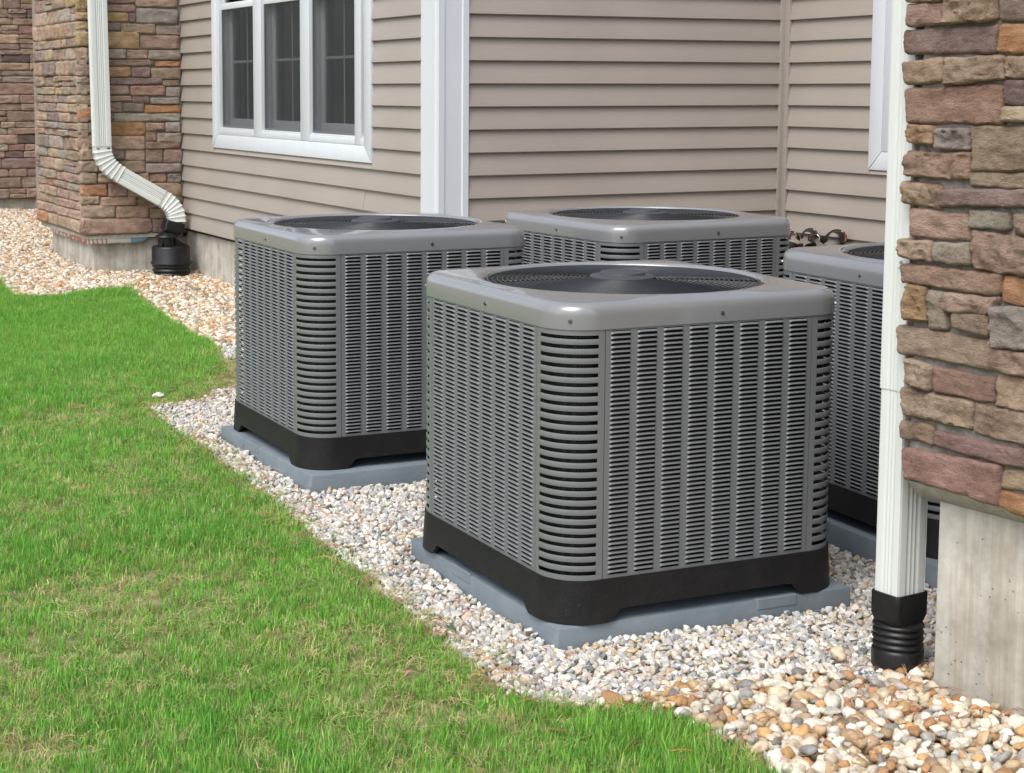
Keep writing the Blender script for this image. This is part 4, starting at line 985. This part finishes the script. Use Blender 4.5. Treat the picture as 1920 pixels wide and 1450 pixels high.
# ------------------------------------------------------------------ lawn
def grass_mat(name, straw=False):
    a = N(name, .5, 0, .3); tv = inst_attr(a); at = a.n('ShaderNodeAttribute'); at.attribute_name = 'bv'; at.attribute_type = 'GEOMETRY'
    k = a.mix(1.0, tv, a.ramp(at.outputs['Fac'], [(0, (.70, .74, .7)), (.5, (1, 1, 1)), (1, (1.35, 1.25, 1.2))]), 'MULTIPLY')
    a.col(k); tl = a.n('ShaderNodeBsdfTranslucent'); mx = a.n('ShaderNodeMixShader'); mx.inputs[0].default_value = .35
    a.l(k, tl.inputs[0]); a.l(a.b.outputs[0], mx.inputs[1]); a.l(tl.outputs[0], mx.inputs[2]); a.l(mx.outputs[0], a.t.nodes['Material Output'].inputs[0]); return a.m
M_GRASS = grass_mat('grass_blades')
def clump(seed, n, h0, h1, wid, spread, flat=0.0):
    rr = random.Random(seed); vs, fs_, bv = [], [], []
    for _ in range(n):
        a = rr.uniform(0, 6.28); rad = spread * rr.random() ** .5; x, y = rad * math.cos(a), rad * math.sin(a); hd = rr.uniform(0, 6.28); h = rr.uniform(h0, h1); ln = rr.uniform(.15, .55) + flat
        ux, uy = math.cos(hd), math.sin(hd); px_, py_ = -uy, ux; b0 = len(vs); v = rr.random(); K = 3
        for k in range(K):
            s = k / K; ww = wid * (1 - s * .45) / 2; lx = ln * h * s ** 2; z = h * s * (1 - .28 * ln * s)
            if flat > 1: lx = h * s; z = .004 + .006 * math.sin(s * 3) 
            vs += [(x + ux * lx - px_ * ww, y + uy * lx - py_ * ww, z), (x + ux * lx + px_ * ww, y + uy * lx + py_ * ww, z)]; bv += [v, v]
        lx = ln * h; z = h * (1 - .28 * ln)
        if flat > 1: lx = h; z = .006
        vs.append((x + ux * lx, y + uy * lx, z)); bv.append(v)
        for k in range(K - 1): fs_.append((b0 + 2 * k, b0 + 2 * k + 1, b0 + 2 * k + 3, b0 + 2 * k + 2))
        fs_.append((b0 + 2 * K - 2, b0 + 2 * K - 1, b0 + 2 * K))
    m = mesh('grass', vs, fs_, M_GRASS, True); at = m.attributes.new('bv', 'FLOAT', 'POINT'); at.data.foreach_set('value', bv); return m
C_GR = hidden_collection('grass', [clump(i, 18, .018, .046, .0022, .028) for i in range(7)])
C_ST = hidden_collection('straw', [clump(40 + i, 9, .02, .06, .0022, .030, 2.0) for i in range(4)])
x, y = jgrid(-3.0, 1.2, -2.0, 9.3, .0210)
ed = edgedist(x, y, EDP); ins = inpoly(x, y, GRASS_EDGE); sd_ = np.where(ins, ed, -ed) + .05 * (vnoise(x, y, 5, 2) - .5) + .04 * (vnoise(x, y, 17, 4) - .5)
dist = np.hypot(x - CAM.x, y - CAM.y)
patch = .55 * vnoise(x, y, 2.1, 21) + .30 * vnoise(x, y, 7, 22) + .15 * vnoise(x, y, 19, 23)
dens = np.clip(.50 + 1.4 * (patch - .33), .28, 1) * np.clip((sd_ + .02) / .14, 0, 1)
lush = sstep(3.4, 5.6, y) * (1 - .5 * sstep(.0, .25, .2 - sd_)) + sstep(.0, .35, -.25 - y + 0 * x) * sstep(-.45, -.2, x)
dens = np.clip(dens + .55 * lush * (sd_ > .04), 0, 1)
k = (nrg.random(x.size) < dens) & ~solid(x, y); x, y, pt, sd2, lsh = x[k], y[k], patch[k], sd_[k], lush[k]
n = len(x); mixv = np.clip(nrg.normal(.5, .22, n) + .5 * (pt - .5), 0, 1)[:, None]
tint = (1 - mixv) * np.array([.250, .440, .076]) + mixv * np.array([.115, .380, .050])
dry = (nrg.random(n) < .10 * (1 - .7 * np.clip(lsh, 0, 1)) + .28 * (sd2 < .07))[:, None]
tint = np.where(dry, np.array([.45, .48, .20]), tint) * nrg.uniform(.75, 1.3, (n, 1))
hh = (.62 + .75 * pt + .25 * np.clip(lsh, 0, 1)) * np.where(nrg.random(n) < .06, 1.45, 1) * np.clip(.55 + sd2 * 4, .55, 1)
tag(scatter('lawn', np.stack([x, y, gz(x, y) + .002], 1), np.stack([nrg.normal(0, .12, n), nrg.normal(0, .12, n), nrg.uniform(0, 6.28, n)], 1), np.stack([np.ones(n), np.ones(n), hh], 1), tint, C_GR), 'patchy bright green lawn with bare straw coloured spots', 'lawn', kind='stuff')
x, y = jgrid(-3.0, 1.2, -2.0, 8.5, .034); ed = edgedist(x, y, EDP); ins = inpoly(x, y, GRASS_EDGE); s3 = np.where(ins, ed, -ed)
k = (s3 > -.03) & (nrg.random(x.size) < .55) & ~solid(x, y); x, y = x[k], y[k]; n = len(x)
tag(scatter('dead_grass', np.stack([x, y, gz(x, y) + .003 + nrg.uniform(0, .012, n)], 1), np.stack([nrg.normal(0, .1, n), nrg.normal(0, .1, n), nrg.uniform(0, 6.28, n)], 1), nrg.uniform(.6, 1.4, (n, 3)), palette(n, [(.52, .43, .24), (.44, .34, .19), (.36, .24, .13), (.30, .36, .12)], [4, 3, 1.3, 4]), C_ST), 'flat straw coloured dead grass between the green blades', 'dead grass', kind='stuff')
# pine needles on the gravel edge
needle = []
for s in range(3):
    rr = random.Random(s); b = MB()
    for _ in range(3):
        a = rr.uniform(-.2, .2); L = rr.uniform(.05, .085); bend = rr.uniform(-.015, .015)
        b.sweep([(L * k_ * math.cos(a), L * k_ * math.sin(a) + bend * k_ * k_, .012 * math.sin(k_ * 3)) for k_ in (0, .35, .7, 1)], .0007, 4)
    a = N('dry_needle', .6); a.col(inst_attr(a)); needle.append(b.me('needle', a.m))
C_ND = hidden_collection('needle', needle)
x, y = jgrid(-.5, 1.3, -1.2, 4.2, .04); ed = edgedist(x, y, EDP); s3 = np.where(inpoly(x, y, GRASS_EDGE), ed, -ed)
p = np.where(np.abs(s3) < .12, .16, .020) + np.where((x > .45) & (x < .85) & (y < -.35), .12, 0)
k = (nrg.random(x.size) < p) & ~solid(x, y, .0) & (s3 < .5); x, y = x[k], y[k]; n = len(x)
tag(scatter('pine_needles', np.stack([x, y, gz(x, y) + .026], 1), np.stack([nrg.normal(0, .12, n), nrg.normal(0, .12, n), nrg.uniform(0, 6.28, n)], 1), nrg.uniform(.6, 1.2, (n, 3)), palette(n, [(.33, .14, .05), (.42, .24, .10), (.22, .09, .04)], [4, 3, 2]), C_ND), 'rust brown pine needles strewn along the gravel', 'pine needles', kind='stuff')
# single stones and leaves one can point at
def single_stone(x, y, s, c, label, chip=False, seed=1, z=.03):
    m = pebble(seed, chip).copy(); m.materials.clear(); a = N('lone_stone', .6); v = a.coord(); n_ = a.noise(v, 3, 4); n2 = a.noise(v, 30, 3)
    a.col(a.mix(a.ramp(n2, [(.6, 0.0), (.7, .4)]), a.ramp(n_, [(.3, tuple(q * .8 for q in c)), (.7, tuple(q * 1.15 for q in c))]), (.3, .27, .22))); m.materials.append(a.m)
    o = link('lone_stone', m, None, (x, y, float(gz(x, y)) + z)); o.scale = s; o.rotation_euler = (0, 0, R(seed * 33)); tag(o, label, 'stone')
single_stone(.592, -.378, (.046, .042, .050), (.50, .42, .30), 'round beige stone lying on the white gravel left of the black drain socket', seed=3, z=.034)
single_stone(.015, 3.63, (.05, .04, .04), (.60, .58, .53), 'single white stone lying in the grass behind the left pad', chip=True, seed=5, z=.03)
single_stone(.135, -.135, (.022, .026, .02), (.50, .38, .20), 'small smooth tan pebble on the white gravel before the nearest pad', seed=7, z=.03)
def leaf(x, y, z, s, rot, c, label):
    vs, fs_ = [], []; n_ = 9
    for i in range(n_):
        t_ = i / (n_ - 1); w_ = .30 * math.sin(math.pi * t_ ** .8) + (.06 if i % 2 else -.03) * math.sin(math.pi * t_); cz = .22 * math.sin(t_ * 2.6)
        vs += [(t_ - .5, -w_, cz + .16 * w_), (t_ - .5, 0, cz - .03), (t_ - .5, w_, cz + .22 * w_)]
    for i in range(n_ - 1):
        for j in (0, 1): fs_.append((3 * i + j, 3 * i + j + 1, 3 * i + j + 4, 3 * i + j + 3))
    m = mesh('fallen_leaf', vs, fs_, N('dry_leaf', .6).col(c).m, True); o = link('fallen_leaf', m, None, (x, y, z)); o.scale = (s, s, s); o.rotation_euler = rot
    so = o.modifiers.new('thick', 'SOLIDIFY'); so.thickness = .01; tag(o, label, 'leaf')
leaf(1.772, 8.50, -.02, .06, (1.0, .3, .4), (.20, .10, .05), 'brown curled leaf leaning on the left black drain')
leaf(.72, 4.75, -.03, .05, (.4, .5, 1.2), (.22, .08, .04), 'dark red brown leaf standing in the grass at the left condenser')
leaf(.50, 4.55, -.03, .045, (.3, .8, 2.2), (.45, .26, .12), 'small orange leaf lying in the lawn left of the left condenser')
leaf(-.006, .90, -.014, .035, (1.35, .1, -1.6), (.33, .15, .06), 'rust leaf scrap stuck to the side of the nearest pad')
